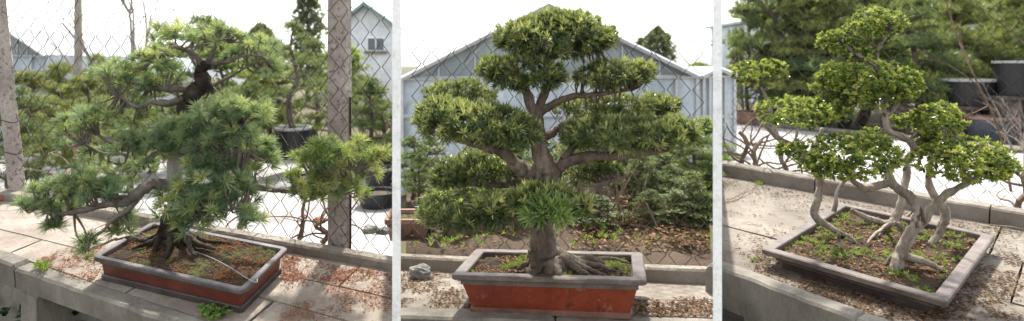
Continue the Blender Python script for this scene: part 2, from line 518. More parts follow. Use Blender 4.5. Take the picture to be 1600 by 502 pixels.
def bench(bay, n, label, back, front, cols, rows, beam_w, beams, beam_h, pillars, top_mat, seams=0.006, thick=0.09):
    """back, front: pixel line ends of the walking surface; beams: list of (t0, t1, rise) along the front"""
    A, B = bay.P(*back[0], n), bay.P(*back[1], n)
    D, E = bay.P(*front[0], n), bay.P(*front[1], n)
    t = thing('concrete_bench', label, 'bench', (A + B + D + E) * 0.25)
    dn = -bay.n
    def bu(u):
        if u in (0, 1):
            return u
        p = D.lerp(E, u)
        w_ = (p - A).dot(B - A) / (B - A).length_squared
        return max(.03 + .03 * u, min(.94 + .03 * u, w_))
    for j in range(len(rows) - 1):
        cc = cols[j % len(cols)]
        for i in range(len(cc) - 1):
            u0, u1, v0, v1 = cc[i], cc[i + 1], rows[j], rows[j + 1]
            w0, w1 = bu(u0), bu(u1)
            q = [D.lerp(E, u0).lerp(A.lerp(B, w0), v0), D.lerp(E, u1).lerp(A.lerp(B, w1), v0),
                 D.lerp(E, u1).lerp(A.lerp(B, w1), v1), D.lerp(E, u0).lerp(A.lerp(B, w0), v1)]
            c = (q[0] + q[1] + q[2] + q[3]) / 4
            lift = bay.n * random.uniform(-0.004, 0.004)
            q = [p + (c - p).normalized() * seams * random.uniform(0.6, 1.6) + lift for p in q]
            # ragged edges
            ring = []
            for k in range(4):
                a, b = q[k], q[(k + 1) % 4]
                m = max(2, int((b - a).length / 0.05))
                for s in range(m):
                    p = a.lerp(b, s / m)
                    if s:
                        p = p + (c - p).normalized() * abs(noise.noise(p * 14)) * 0.009
                    ring.append(p)
            mb = MB()
            slab(mb, ring, dn * thick)
            mb.build('slab', top_mat, t)
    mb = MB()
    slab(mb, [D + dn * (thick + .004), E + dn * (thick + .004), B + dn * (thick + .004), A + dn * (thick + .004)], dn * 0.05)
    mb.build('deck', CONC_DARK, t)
    fd = (E - D).normalized()
    out = fd.cross(bay.n).normalized()
    if out.y > 0:
        out = -out
    for (t0, t1, rise) in beams:
        mb = MB()
        m = 40
        L = (E - D).length
        ring = []
        o0 = len(mb.v)
        vs, fs = [], []
        for i in range(m + 1):
            p = D.lerp(E, t0 + (t1 - t0) * i / m)
            ch = noise.noise(p * 9) * 0.004
            e = min(i, m - i)
            r = rise + ch - (0.02 if e == 0 and t1 < .99 else 0)
            bev = 0.012
            prof = [(-0.002, -beam_h), (-0.002, r - bev * .3), (bev * .5, r), (beam_w - bev, r + ch), (beam_w, r - bev + ch), (beam_w + ch, -beam_h * .5), (beam_w, -beam_h)]
            vs += [p + out * a + bay.n * b for a, b in prof]
        k = 7
        for i in range(m):
            for j in range(k):
                a, b = i * k + j, i * k + (j + 1) % k
                fs.append((a, a + k, b + k, b))
        fs.append(tuple(range(k)))
        fs.append(tuple(reversed(range(m * k, (m + 1) * k))))
        mb.add(vs, fs)
        mb.build('beam', CONC_SIDE, t)
    for (tt, ww) in pillars:
        mb = MB()
        p = D.lerp(E, tt) + out * beam_w * 0.45 - bay.n * (beam_h)
        q = [p + fd * sx * ww / 2 + out * sy for sx, sy in ((-1, 0.06), (1, 0.06), (1, -0.12), (-1, -0.12))]
        hexa(mb, [V((a.x, a.y, GROUND)) for a in q] + q)
        mb.build('pillar', CONC_SIDE, t)
        # a cross wall that carries the deck behind the pillar
    return t


bench(BL, NL, 'weathered concrete bench under the pine in the red-brown pot, cracked front beam and pillar', ((-60, 302), (619, 425)), ((-60, 372), (619, 598)),
      [[0, .15, .47, .72, 1], [0, .28, .60, 1], [0, .20, .55, .8, 1]], [0, .36, .68, 1], 0.085,
      [(0, .214, 0.012), (.218, 1, -0.004)], 0.12, [(.262, 0.13), (.62, 0.13)], CONC_PALE)
bench(BM, NM, 'low grey concrete bench under the tree in the orange-red pot', ((619, 420), (1121, 445)), ((619, 481), (1121, 497)),
      [[0, .42, .83, 1], [0, .6, 1]], [0, .45, 1], 0.13, [(0, .52, 0.006), (.524, 1, -0.003)], 0.16, [(.3, .13), (.8, .13)], CONC)
bench(BR, NR, 'grey concrete bench under the twisted multi-trunk tree, long slabs with dark joints', ((1121, 273), (1720, 380)), ((1121, 413), (1720, 630)),
      [[0, .30, .62, 1], [0, .16, .5, .8, 1], [0, .38, .7, 1]], [0, .34, .67, 1], 0.10, [(0, .5, 0.03), (.503, 1, 0.028)], 0.17, [(.2, .13), (.7, .13)], CONC)


# kerbs at the back of the benches
def kerb(bay, n, pa, pb, h, w, label, cuts=(0, 1), mat=CONC):
    a, b = bay.P(*pa, n), bay.P(*pb, n)
    t = thing('kerb_wall', label, 'kerb', (a + b) * .5)
    fd = (b - a).normalized()
    bk = bay.n.cross(fd).normalized()
    for c0, c1 in zip(cuts[:-1], cuts[1:]):
        vs, fs, m = [], [], 30
        for i in range(m + 1):
            p = a.lerp(b, c0 + (c1 - c0) * (i / m)) + fd * (0.004 if i == 0 else -0.004 if i == m else 0)
            j = noise.noise(p * 11) * 0.004
            prof = [(0, -0.12), (0 + j, h * .5), (0 + j, h - .012), (.01, h + j), (w - .01, h + j * .5), (w, h - .012), (w, -0.12)]
            vs += [p + bk * x + bay.n * z for x, z in prof]
        for i in range(m):
            for j in range(7):
                q, r = i * 7 + j, i * 7 + (j + 1) % 7
                fs.append((q, r, r + 7, q + 7))
        fs += [tuple(reversed(range(7))), tuple(range(m * 7, m * 7 + 7))]
        mb = MB()
        mb.add(vs, fs)
        mb.build('kerb_block', mat, t)
    # footing wall down to the ground
    mb = MB()
    z = lambda p: V((p.x, p.y, GROUND))
    a2, b2 = a - bay.n * .125, b - bay.n * .125
    q = [a2 + bk * .02, b2 + bk * .02, b2 + bk * (w - .02), a2 + bk * (w - .02)]
    hexa(mb, [z(p) for p in q] + q)
    mb.build('footing', CONC_SIDE, t)
    return t, fd, bk


KL = kerb(BL, NL, (-60, 302), (619, 425), 0.055, 0.075, 'low concrete kerb behind the pine bench at the foot of the two posts', (0, .3, .72, 1))
KM = kerb(BM, NM, (619, 420), (1121, 445), 0.075, 0.08, 'low concrete kerb behind the orange-red pot', (0, .42, 1))
KR = kerb(BR, NR, (1121, 273), (1720, 380), 0.10, 0.13, 'thick concrete kerb behind the twisted multi-trunk tree', (0, .33, .78, 1))


# ------------------------------------------------------------------ chain-link fences
def fence(a, b, z0, z1, label, cell=0.13, r=0.002, bars=()):
    a, b = V((a.x, a.y, 0)), V((b.x, b.y, 0))
    t = thing('chain_link_fence', label, 'fence', V((a.x, a.y, z0)), 'chain-link fences')
    L = (b - a).length
    fd = (b - a).normalized()
    nn = V((-fd.y, fd.x, 0))
    mb = MB()
    h = cell / 2
    nw = int(L / h)
    nk = int((z1 - z0) / h)
    for i in range(nw):
        pts = []
        for k in range(nk + 1):
            x = i * h + (h if (k + i) % 2 else 0)
            wob = noise.noise(V((x * 1.3, k * h * 1.3, a.x)))
            x0 = min(max(x + (-.006 if (k + i) % 2 else .006) + wob * 0.018, 0), L)
            p = a + fd * x0 + V((0, 0, z0 + k * h + noise.noise(V((x * 1.1, k * .1, 5 + a.x))) * .02)) + nn * ((.004 if k % 2 else -.004) + 0.02 * noise.noise(V((x * .8, k * .12, 9))))
            pts.append(p)
        vs, fs = [], []
        for p in pts:
            for j in range(4):
                an = j * math.pi / 2 + .7
                vs.append(p + (fd * math.cos(an) + nn * math.sin(an)) * r)
        for k in range(nk):
            for j in range(4):
                q, s = k * 4 + j, k * 4 + (j + 1) % 4
                fs.append((q, s, s + 4, q + 4))
        mb.add(vs, fs)
    mb.build('wire_mesh', RUST, t)
    for z, rr in bars:
        mb = MB()
        tube(mb, [a + V((0, 0, z)), (a + b) * .5 + V((0, 0, z - .01)), b + V((0, 0, z))], [rr] * 3, 6, 3, 0)
        mb.build('rail', RUST, t)
    return t


def kline(bay, n, pa, pb, k, off):
    a, b = bay.P(*pa, n), bay.P(*pb, n)
    return a + k[2] * off, b + k[2] * off


a, b = kline(BL, NL, (-60, 302), (612, 424), KL, .10)
fence(a, b, -1.17, 1.3, 'rusty chain-link fence behind the pine bench, fixed to the two concrete posts', 0.135, 0.0026, [(-1.14, .006)])
a, b = kline(BM, NM, (630, 420.5), (1115, 444.7), KM, .11)
fence(a, b, -1.15, 1.3, 'rusty chain-link fence between the orange-red pot and the greenhouse', 0.135, 0.0031)
a, b = kline(BR, NR, (1129, 274.5), (1690, 375), KR, .17)
fence(a, b, -1.0, 1.3, 'rusty chain-link fence behind the twisted multi-trunk tree with a rusty bottom rail', 0.115, 0.0023, [(-.93, .008)])


# concrete posts
def post(base, w, d, top, label, rot=0, lean=0.0):
    vs, fs, m = [], [], 26
    mb = MB()
    for i in range(m + 1):
        z = base.z + (top - base.z) * i / m
        c = V((base.x + lean * (i / m), base.y, z))
        ring = []
        for sx, sy in ((-1, -.8), (-.8, -1), (.8, -1), (1, -.8), (1, .8), (.8, 1), (-.8, 1), (-1, .8)):
            x, y = sx * w / 2, sy * d / 2
            j = 1 + .05 * noise.noise(V((sx * 3, sy * 3, z * 7))) - .06 * max(0, noise.noise(V((sx * 2, sy, z * 2.2))))
            ring.append(c + V((x * math.cos(rot) - y * math.sin(rot), x * math.sin(rot) + y * math.cos(rot), 0)) * j)
        vs += ring
    for i in range(m):
        for j in range(8):
            q, s = i * 8 + j, i * 8 + (j + 1) % 8
            fs.append((q, s, s + 8, q + 8))
    fs += [tuple(reversed(range(8))), tuple(range(m * 8, m * 8 + 8))]
    mb.add(vs, fs)
    return tag(mb.build('fence_post', POSTM), label, 'post', 'concrete fence posts')


pb = BL.P(523, 392, NL) + KL[2] * 0.06
post(V((pb.x, pb.y, -1.35)), 0.118, 0.105, 1.25, 'thick speckled concrete fence post right of the pine, rusty bar at its side', -.2)
mb = MB()
tube(mb, [V((pb.x + .068, pb.y - .01, -1.12)), V((pb.x + .066, pb.y - .01, -.2))], [.006, .006], 6, 4, 0.3)
tag(mb.build('iron_bar', RUST), 'thin rusty iron bar against the right side of the thick post', 'bar')
pb = BL.P(27, 312, NL) + KL[2] * 0.06
post(V((pb.x - .012, pb.y, -1.35)), 0.082, 0.075, 1.25, 'leaning concrete fence post at the left edge with a wire tied round it', -.3, -0.27)
mb = MB()
for zz in (-.40, -.62):
    k = (zz + 1.35) / 2.6 * -0.27 - .012
    ring = [V((pb.x + k + .054 * math.cos(t * .524), pb.y + .054 * math.sin(t * .524), zz + .01 * math.sin(t))) for t in range(13)]
    tube(mb, ring, [.003] * 13, 5, 1, 0)
tag(mb.build('tie_wire', RUST), 'rusty tie wire looped round the leaning left post', 'wire')


# ------------------------------------------------------------------ pots
def rrect(w, d, r, k=5):
    pts = []
    for cx, cy, a0 in ((w / 2 - r, -d / 2 + r, -90), (w / 2 - r, d / 2 - r, 0), (-w / 2 + r, d / 2 - r, 90), (-w / 2 + r, -d / 2 + r, 180)):
        for i in range(k + 1):
            a = R(a0 + 90 * i / k)
            pts.append((cx + r * math.cos(a), cy + r * math.sin(a)))
    return pts


def loft(bay, prof, w, d, r, closed=False):
    """prof: (inset, height, radius factor)"""
    mb = MB()
    vs, fs = [], []
    for ins, h in prof:
        ring = rrect(w - 2 * ins, d - 2 * ins, max(r - ins * .6, .006))
        # long sides sag a little between sample points: add nothing, keep hand made wobble
        vs += [bay.L(a, b, h + .0015 * noise.noise(V((a * 9, b * 9, h)))) for a, b in ring]
    n = len(rrect(1, 1, .1))
    for i in range(len(prof) - 1):
        for j in range(n):
            q, s = i * n + j, i * n + (j + 1) % n
            fs.append((q, s, s + n, q + n))
    if closed:
        fs.append(tuple(range(n)))
    mb.add(vs, fs)
    return mb


def pot(bay, label, lip, lip_h, H, taper, r, lipm, wallm, footm, panels=None, foot_h=.012):
    t = thing('bonsai_pot', label, 'plant pot', bay.L(0, 0, -H))
    w, d = bay.w, bay.d
    o = loft(bay, [(lip, -.06), (lip, -.005), (lip - .004, 0), (.006, 0), (0, -.005), (0, -lip_h), (.006, -lip_h - .004), (.016, -lip_h - .006), (lip * .55, -lip_h - .006)], w, d, r).build('rim', lipm, t)
    wi = lip * .45 + .012
    z0, z1 = -lip_h - .008, -H + foot_h
    zb = z0 - (z0 - z1) * .16
    loft(bay, [(wi - .004, -lip_h + .004), (wi - .004, zb), (wi + .004, zb - .003)], w, d, r).build('neck_band', lipm if not panels else footm, t)
    loft(bay, [(wi + .004, zb - .002), (wi + .004 + taper * .5, (zb + z1) / 2), (wi + .004 + taper, z1), (wi + .03 + taper, z1)], w, d, r).build('wall', wallm, t)
    loft(bay, [(wi + taper - .004, z1 + .014), (wi + taper - .008, z1 + .010), (wi + taper - .008, -H), (wi + taper + .05, -H)], w, d, r, True).build('foot', footm, t)
    return t


pot(BL, 'long dark red-brown rectangular pot with a dark rounded rim holding the pine', .034, .020, .135, .008, .035, POT_LIP_D, POT_RED_DARK, POT_DARK, panels=True, foot_h=.016)
pot(BM, 'bright orange-red rectangular pot with a wide grey-brown rim', .062, .020, .198, .040, .022, POT_LIP, POT_RED, POT_BROWN, foot_h=.012)
pot(BR, 'shallow wide grey-brown rectangular tray pot holding the twisted tree', .055, .026, .10, .05, .022, POT_LIP, POT_BROWN, POT_DARK, foot_h=.02)


def soil(bay, inset, depth, bumps, label, mat=SOIL):
    w, d = bay.w - 2 * inset, bay.d - 2 * inset
    mb = MB()
    def f(u, v):
        a, b = (u - .5) * w, (v - .5) * d
        h = -depth + .014 * noise.noise(V((a * 7, b * 7, 1))) + .009 * noise.noise(V((a * 28, b * 28, 2))) + .004 * noise.noise(V((a * 80, b * 80, 2)))
        for (ca, cb, hh, rr) in bumps:
            q = ((a - ca) ** 2 + (b - cb) ** 2) / rr ** 2
            h += hh * math.exp(-q)
        e = min(.5 - abs(u - .5), .5 - abs(v - .5))
        if e < .03:
            h -= .01
        return bay.L(a, b, h)
    mesh_grid(mb, f, 90, 60)
    return tag(mb.build('soil', mat, smooth=True), label, 'soil'), f


def local(bay, p):
    """world point to (a, b) on the bay's plane"""
    M = Matrix((bay.ea, bay.eb, bay.n)).transposed()
    q = M.inverted() @ (p - bay.c)
    return q.x, q.y


tl = local(BL, BL.P(275, 385))
tm = local(BM, BM.P(855, 418))
_, SL = soil(BL, .030, .022, [(tl[0], tl[1], .035, .22), (.1, .05, .015, .3)], 'mossy brown soil mounded round the pine roots')
_, SM = soil(BM, .060, .025, [(tm[0], tm[1], .02, .2)], 'brown soil with weeds round the thick rooted trunk in the orange-red pot')
_, SR = soil(BR, .053, .028, [(.05, .1, .012, .3), (-.1, -.3, .01, .2)], 'brown leafy soil in the shallow tray under the twisted trunks')
for o in list(bpy.data.objects):
    if o.name.startswith('soil'):
        o['kind'] = 'stuff'


def soil_pt(bay, f, inset, a, b):
    w, d = bay.w - 2 * inset, bay.d - 2 * inset
    return f(a / w + .5, b / d + .5)


# ------------------------------------------------------------------ LEFT TREE: white pine
def lump_clip(x, lo, hi):
    return max(lo, min(hi, x))


yl = BL.P(275, 385).y
t = thing('pine_bonsai', 'large five-needle pine with long blue-green needle tufts, dark twisted trunk, in the dark red-brown pot', 'bonsai tree', BL.P(275, 385, -.02))
k = yl / F        # metres per photo pixel at the trunk
def TL(px, py, dz=0.0):
    return W(px, py, yl + dz)
mb = MB()
tube(mb, [TL(272, 392), TL(270, 375), TL(268, 350), TL(274, 320)], [26*k, 22*k, 16*k, 13*k], 18, 7, .06, .45)
for (x0, x1, y1, dz, r) in ((262, 225, 385, -.02, 8), (258, 238, 398, -.10, 9), (280, 318, 386, -.05, 9), (290, 345, 380, .05, 7), (270, 262, 400, -.14, 8), (285, 300, 396, -.13, 8), (255, 205, 372, .08, 6)):
    tube(mb, [TL(x0, 362), TL((x0 + x1) / 2, 376, dz * .6), TL(x1, y1 - 2, dz), TL(x1 + (x1 - x0) * .5, y1 + 4, dz * 1.2)], [r * k * .8, r * k * .62, r * k * .4, r * k * .15], 8, 5, .25, .5)
mb.build('trunk', BARK_D, t, smooth=True)
mb = MB()
tube(mb, [TL(274, 235), TL(279, 205), TL(285, 178), TL(291, 158), TL(306, 143), TL(318, 128), TL(313, 112), TL(324, 98)], [10*k, 11*k, 10*k, 11*k, 12*k, 12*k, 9*k, 7*k], 12, 6, .15, .45)
mb.build('upper_trunk', BARK_D, t, smooth=True)
mb = MB()
tube(mb, [TL(276, 322, -.01), TL(275, 290, -.01), TL(272, 262, -.01), TL(276, 230)], [13*k, 11.5*k, 10*k, 9*k], 12, 7, .05, .12)
o = mb.build('bleached_trunk', DEADW, t, smooth=True)
o['label'] = 'bare pale grey middle stretch of the trunk'
PB = [
    ([(292, 152, 0), (262, 160, -.05), (238, 158, -.08), (212, 165, -.1), (185, 150, -.1)], 9),
    ([(300, 140, 0), (270, 138, .02), (245, 140, .05), (215, 135, .05), (195, 128, .03)], 8),
    ([(276, 215, 0), (255, 205, -.06), (232, 222, -.1), (205, 230, -.1), (180, 218, -.12), (150, 210, -.1)], 10),
    ([(276, 232, 0), (250, 240, .05), (220, 250, .08), (190, 243, .1), (160, 238, .12), (130, 225, .1)], 8),
    ([(275, 300, 0), (245, 290, -.1), (222, 300, -.15), (200, 312, -.18), (165, 322, -.2), (130, 330, -.2), (95, 335, -.2), (60, 322, -.2)], 12),
    ([(222, 300, -.15), (200, 330, -.2), (175, 345, -.25), (160, 362, -.28), (140, 372, -.3)], 6),
    ([(200, 312, -.18), (165, 305, -.1), (130, 295, 0), (95, 298, 0)], 7),
    ([(278, 250, 0), (310, 262, .08), (350, 272, .1), (400, 288, .08), (440, 298, .05), (480, 285, 0), (520, 272, -.05), (560, 262, -.05)], 10),
    ([(440, 298, .05), (480, 298, 0), (520, 300, -.02)], 6),
    ([(282, 190, 0), (310, 195, -.1), (345, 200, -.15), (380, 190, -.15)], 8),
    ([(280, 240, 0), (315, 235, -.12), (350, 232, -.2), (390, 240, -.2)], 8),
    ([(276, 310, 0), (300, 330, -.15), (335, 330, -.25), (375, 325, -.25)], 7),
    ([(322, 100, 0), (350, 95, .02), (380, 85, 0), (410, 88, 0)], 7),
    ([(318, 105, 0), (300, 85, -.02), (275, 75, -.05), (245, 90, -.05)], 7),
    ([(324, 98, 0), (335, 75, 0), (345, 62, 0)], 5),
    ([(310, 140, 0), (345, 130, .1), (385, 105, .1)], 6),
]
bps = []
mb = MB()
for pts, r in PB:
    P3 = [TL(*p) for p in pts]
    n = len(P3)
    P3 = [P3[0]] + [p + V((random.uniform(-1, 1), random.uniform(-1, 1), random.uniform(-1, 1))) * 4 * k for p in P3[1:-1]] + [P3[-1]]
    mb = MB()
    pp = tube(mb, P3, [.78 * r * k * (1 - .72 * i / (n - 1)) for i in range(n)], 8, 5, .2, .35)
    bps += pp[3:]
    mb.build('branch', BARK_G, t, smooth=True)
PADS_L = [(285, 60, 52, 24), (342, 60, 45, 22), (392, 76, 48, 24), (242, 92, 40, 22), (185, 122, 36, 24), (222, 128, 35, 16), (160, 116, 14, 12), (418, 98, 24, 18), (268, 108, 26, 14),
          (118, 205, 38, 32), (160, 188, 40, 24), (212, 182, 38, 22), (248, 232, 44, 26), (300, 215, 45, 34), (340, 182, 48, 28), (390, 180, 38, 28), (345, 235, 48, 30),
          (400, 238, 34, 26), (200, 232, 34, 24), (92, 298, 40, 26), (132, 282, 36, 22), (38, 320, 20, 9), (82, 356, 22, 14), (170, 305, 42, 24), (192, 348, 24, 22), (138, 385, 18, 24),
          (268, 332, 36, 30), (322, 328, 44, 30), (368, 308, 42, 28), (392, 352, 26, 18), (330, 285, 55, 20), (420, 262, 28, 24), (150, 250, 30, 18), (300, 355, 28, 16), (100, 330, 30, 14), (322, 258, 36, 20), (362, 268, 46, 24), (262, 205, 36, 22), (375, 215, 40, 22), (215, 262, 34, 18), (340, 150, 34, 16)]
PADS_LY = [(528, 268, 30, 18), (490, 254, 40, 26), (540, 242, 48, 24), (584, 244, 24, 18), (548, 300, 26, 22), (512, 288, 42, 22), (464, 288, 24, 20), (505, 226, 30, 12), (495, 305, 22, 14), (568, 262, 26, 16)]
twg = MB()
def twig_to(mbt, bps, p, r=1.3, sag=.02, far=.15):
    q = min(random.sample(bps, min(260, len(bps))), key=lambda b: (b - p).length)
    if (q - p).length > far:
        return
    m = q.lerp(p, .55) - V((0, 0, sag)) + rdir() * .015
    tube(mbt, [q, m, p], [r * 1.6 * k, r * k, r * .6 * k], 4, 3, .3)
def pine_pads(pads, mat, lo, hi, dens=1.0):
    for i, (cx, cy, rx, ry) in enumerate(pads):
        mbp = MB()
        dz = random.uniform(-.12, .16) if not (250 < cx < 400 and cy > 170) else random.uniform(-.30, -.08)
        if 250 < cx < 400 and cy > 315: dz = -.27
        if cx < 200 and cy > 270: dz = -.18
        if cy < 130: dz = random.uniform(-.1, .12)
        if cx > 450: dz = random.uniform(-.08, .02)
        c = TL(cx, cy, dz)
        if cy > 315 and 230 < cx < 420:
            c = TL(cx, cy - 6, dz)
        s = (yl + dz) / F
        area = rx * ry
        n = int(lump_clip(area / 37, 8, 60) * dens)
        rx, ry = rx * 1.06, ry * 1.22
        mean = random.uniform(lo, hi)
        for j in range(n):
            d = rdir()
            d.z = abs(d.z) * (1 if random.random() < .8 else -1)
            p = c + V((d.x * rx * s, d.y * rx * s * .75, d.z * ry * s)) * random.uniform(.35, 1.0)
            ax = (V((d.x * .8, d.y * .8, d.z * .5)) + V((0, 0, .75)) + rdir() * .35).normalized()
            tuft(mbp, p, ax, random.uniform(.052, .072), random.randint(50, 66), .0026, lump_clip(random.gauss(mean, .33), 0, 1))
            twig_to(twg, bps, p)
        mbp.build('needle_pad', mat, t)
pine_pads(PADS_L, NEEDLE, .30, .55)
pine_pads(PADS_LY, NEEDLE_Y, .5, .8, 1.0)
twg.build('twigs', BARK_G, t)

# wire lying over the left pot
mb = MB()
wp = [BL.P(208, 372, .004), BL.P(245, 380, .004), BL.P(300, 392, .01), BL.P(345, 410, .012), BL.P(395, 440, .006), BL.P(402, 436, .004)]
tube(mb, wp, [.0022] * len(wp), 6, 6, .3)
tag(mb.build('guy_wire', WIRE), 'grey wire stretched over the soil and rim of the dark red-brown pot', 'wire')

# ------------------------------------------------------------------ MIDDLE TREE: podocarpus
ym = BM.P(855, 418).y
k = ym / F
def TM(px, py, dz=0.0):
    return W(px, py, ym + dz)
t = thing('podocarpus_bonsai', 'tall strap-leaved tree clipped into flat cloud layers, thick rooted trunk in the orange-red pot', 'bonsai tree', BM.P(855, 418, -.02))
mb = MB()
tube(mb, [TM(856, 428), TM(852, 408), TM(850, 385), TM(848, 355), TM(846, 320), TM(846, 295), TM(854, 272), TM(846, 245), TM(842, 215), TM(838, 185), TM(828, 160), TM(822, 140)],
     [38*k, 31*k, 21*k, 16*k, 15*k, 18*k, 21*k, 14*k, 11*k, 10*k, 8*k, 5*k], 18, 6, .05, .35)
for (x1, y1, dz, r) in ((905, 418, -.02, 10), (945, 408, .02, 8), (925, 428, -.09, 7), (880, 432, -.12, 8), (830, 430, -.1, 9), (808, 418, -.02, 6), (965, 420, -.02, 6), (900, 408, .06, 7), (950, 428, -.08, 5), (985, 408, .04, 4)):
    x0 = 855 + (x1 - 855) * .12
    tube(mb, [TM(x0, 392, 0), TM(x0 + (x1 - x0) * .35, 408, dz * .5), TM(x0 + (x1 - x0) * .7, y1 - 5, dz), TM(x1, y1 + 4, dz)], [r * k * 1.3, r * k, r * k * .7, r * k * .3], 9, 6, .25, .35)
mb.build('trunk', BARK_M, t, smooth=True)
mb = MB()
MBR = [
    ([(848, 272, 0), (828, 270, -.03), (808, 258, -.06), (790, 240, -.1), (765, 232, -.12), (735, 222, -.15), (700, 212, -.15)], 13),
    ([(790, 240, -.1), (778, 215, -.1), (770, 190, -.1), (755, 175, -.05)], 6),
    ([(858, 268, 0), (885, 255, -.02), (915, 246, -.05), (960, 243, -.08), (1010, 238, -.08), (1050, 230, -.05)], 11),
    ([(846, 215, 0), (868, 205, .04), (895, 190, .06), (935, 182, .08), (990, 178, .1), (1040, 172, .1)], 8),
    ([(840, 180, 0), (860, 165, 0), (890, 152, -.02), (930, 148, -.03), (985, 140, -.03)], 7),
    ([(836, 175, 0), (850, 150, .02), (858, 120, .02), (862, 90, .02), (870, 72, 0)], 8),
    ([(862, 90, .02), (900, 78, 0), (935, 70, 0)], 5), ([(862, 90, .02), (830, 80, 0), (800, 68, 0)], 5),
    ([(824, 145, 0), (800, 135, -.03), (775, 120, -.05)], 5),
    ([(848, 275, 0), (810, 285, .08), (770, 290, .1), (720, 285, .1), (695, 275, .1)], 7),
    ([(850, 300, 0), (885, 300, -.03), (920, 298, -.05), (948, 297, -.05)], 9),
    ([(846, 330, 0), (850, 335, -.12), (870, 335, -.2), (890, 330, -.2)], 6),
    ([(846, 330, 0), (820, 338, -.1), (780, 345, -.1), (745, 345, -.1)], 6),
    ([(880, 250, -.02), (900, 225, 0), (930, 212, -.02), (960, 205, 0)], 6),
    ([(920, 298, -.05), (950, 285, 0), (985, 275, .03)], 5),
]
bps = []
for pts, r in MBR:
    P3 = [TM(*p) for p in pts]
    n = len(P3)
    mb = MB()
    pp = tube(mb, P3, [r * k * (1 - .6 * i / (n - 1)) for i in range(n)], 10, 6, .15, .3)
    bps += pp[4:]
    mb.build('branch', BARK_M, t, smooth=True)
twg = MB()
PADS_M = [  # cx, cy, rx, ry, dz, leaf length, mean tint
    (870, 62, 100, 42, 0, .040, .52), (870, 44, 66, 26, 0, .04, .56), (805, 66, 30, 20, 0, .04, .5), (935, 66, 30, 20, 0, .04, .55),
    (820, 118, 70, 32, -.04, .040, .5), (770, 112, 24, 22, -.05, .04, .55),
    (958, 120, 64, 26, -.03, .038, .62), (1000, 112, 22, 16, -.02, .038, .7),
    (718, 150, 58, 22, .10, .040, .42), (740, 196, 92, 34, -.15, .048, .58), (690, 180, 38, 26, -.12, .05, .62), (805, 212, 45, 24, -.15, .045, .5),
    (962, 170, 98, 20, .12, .042, .55), (1030, 165, 32, 14, .1, .04, .6), (985, 212, 108, 32, -.08, .046, .58), (1060, 210, 34, 24, -.08, .046, .65), (915, 215, 40, 22, 0, .042, .5),
    (745, 268, 66, 26, .12, .042, .38), (700, 280, 30, 18, .12, .04, .42), (930, 268, 48, 20, .15, .042, .45),
]
def podo_pad(cx, cy, rx, ry, dz, LL, mean, mat, i, dens=1.0, w=.0075, nl=12):
    mbp = MB()
    c = TM(cx, cy, dz)
    s = (ym + dz) / F
    n = int(rx * ry / 7.2 * dens) + 25
    for (p, d) in pad_points(c, rx * s * .88, max(rx * s * .55, .09), ry * s * .9, n, .65, .3, i):
        ax = (d + V((0, 0, .8)) + rdir() * .4).normalized()
        up = lump_clip(d.z * .5 + .5, 0, 1)
        rosette(mbp, p, ax, LL, w, nl, lump_clip(random.gauss(mean + .06, .27), 0, 1), .15, 1.35, .45)
        if random.random() < .22:
            twig_to(twg, bps, p, 1.2, .01)
    return mbp.build('foliage_pad', mat, t)
for i, a in enumerate(PADS_M):
    podo_pad(*a, PODO, i)
for i, a in enumerate([(850, 304, 40, 13, -.14, .05, .5), (896, 322, 32, 16, -.18, .058, .62), (820, 316, 32, 16, -.16, .054, .56), (858, 332, 42, 20, -.22, .066, .72)]):
    podo_pad(*a[:6], a[6] + .1, PODO_F if i == 3 else PODO, 30 + i, .5, .0105, 12)
for i, a in enumerate([(735, 345, 50, 22, -.1, .05, .42), (770, 330, 40, 20, -.1, .06, .5), (680, 335, 30, 22, 0, .045, .45)]):
    podo_pad(*a, PODO, 40 + i, .7)
twg.build('twigs', BARK_M, t)

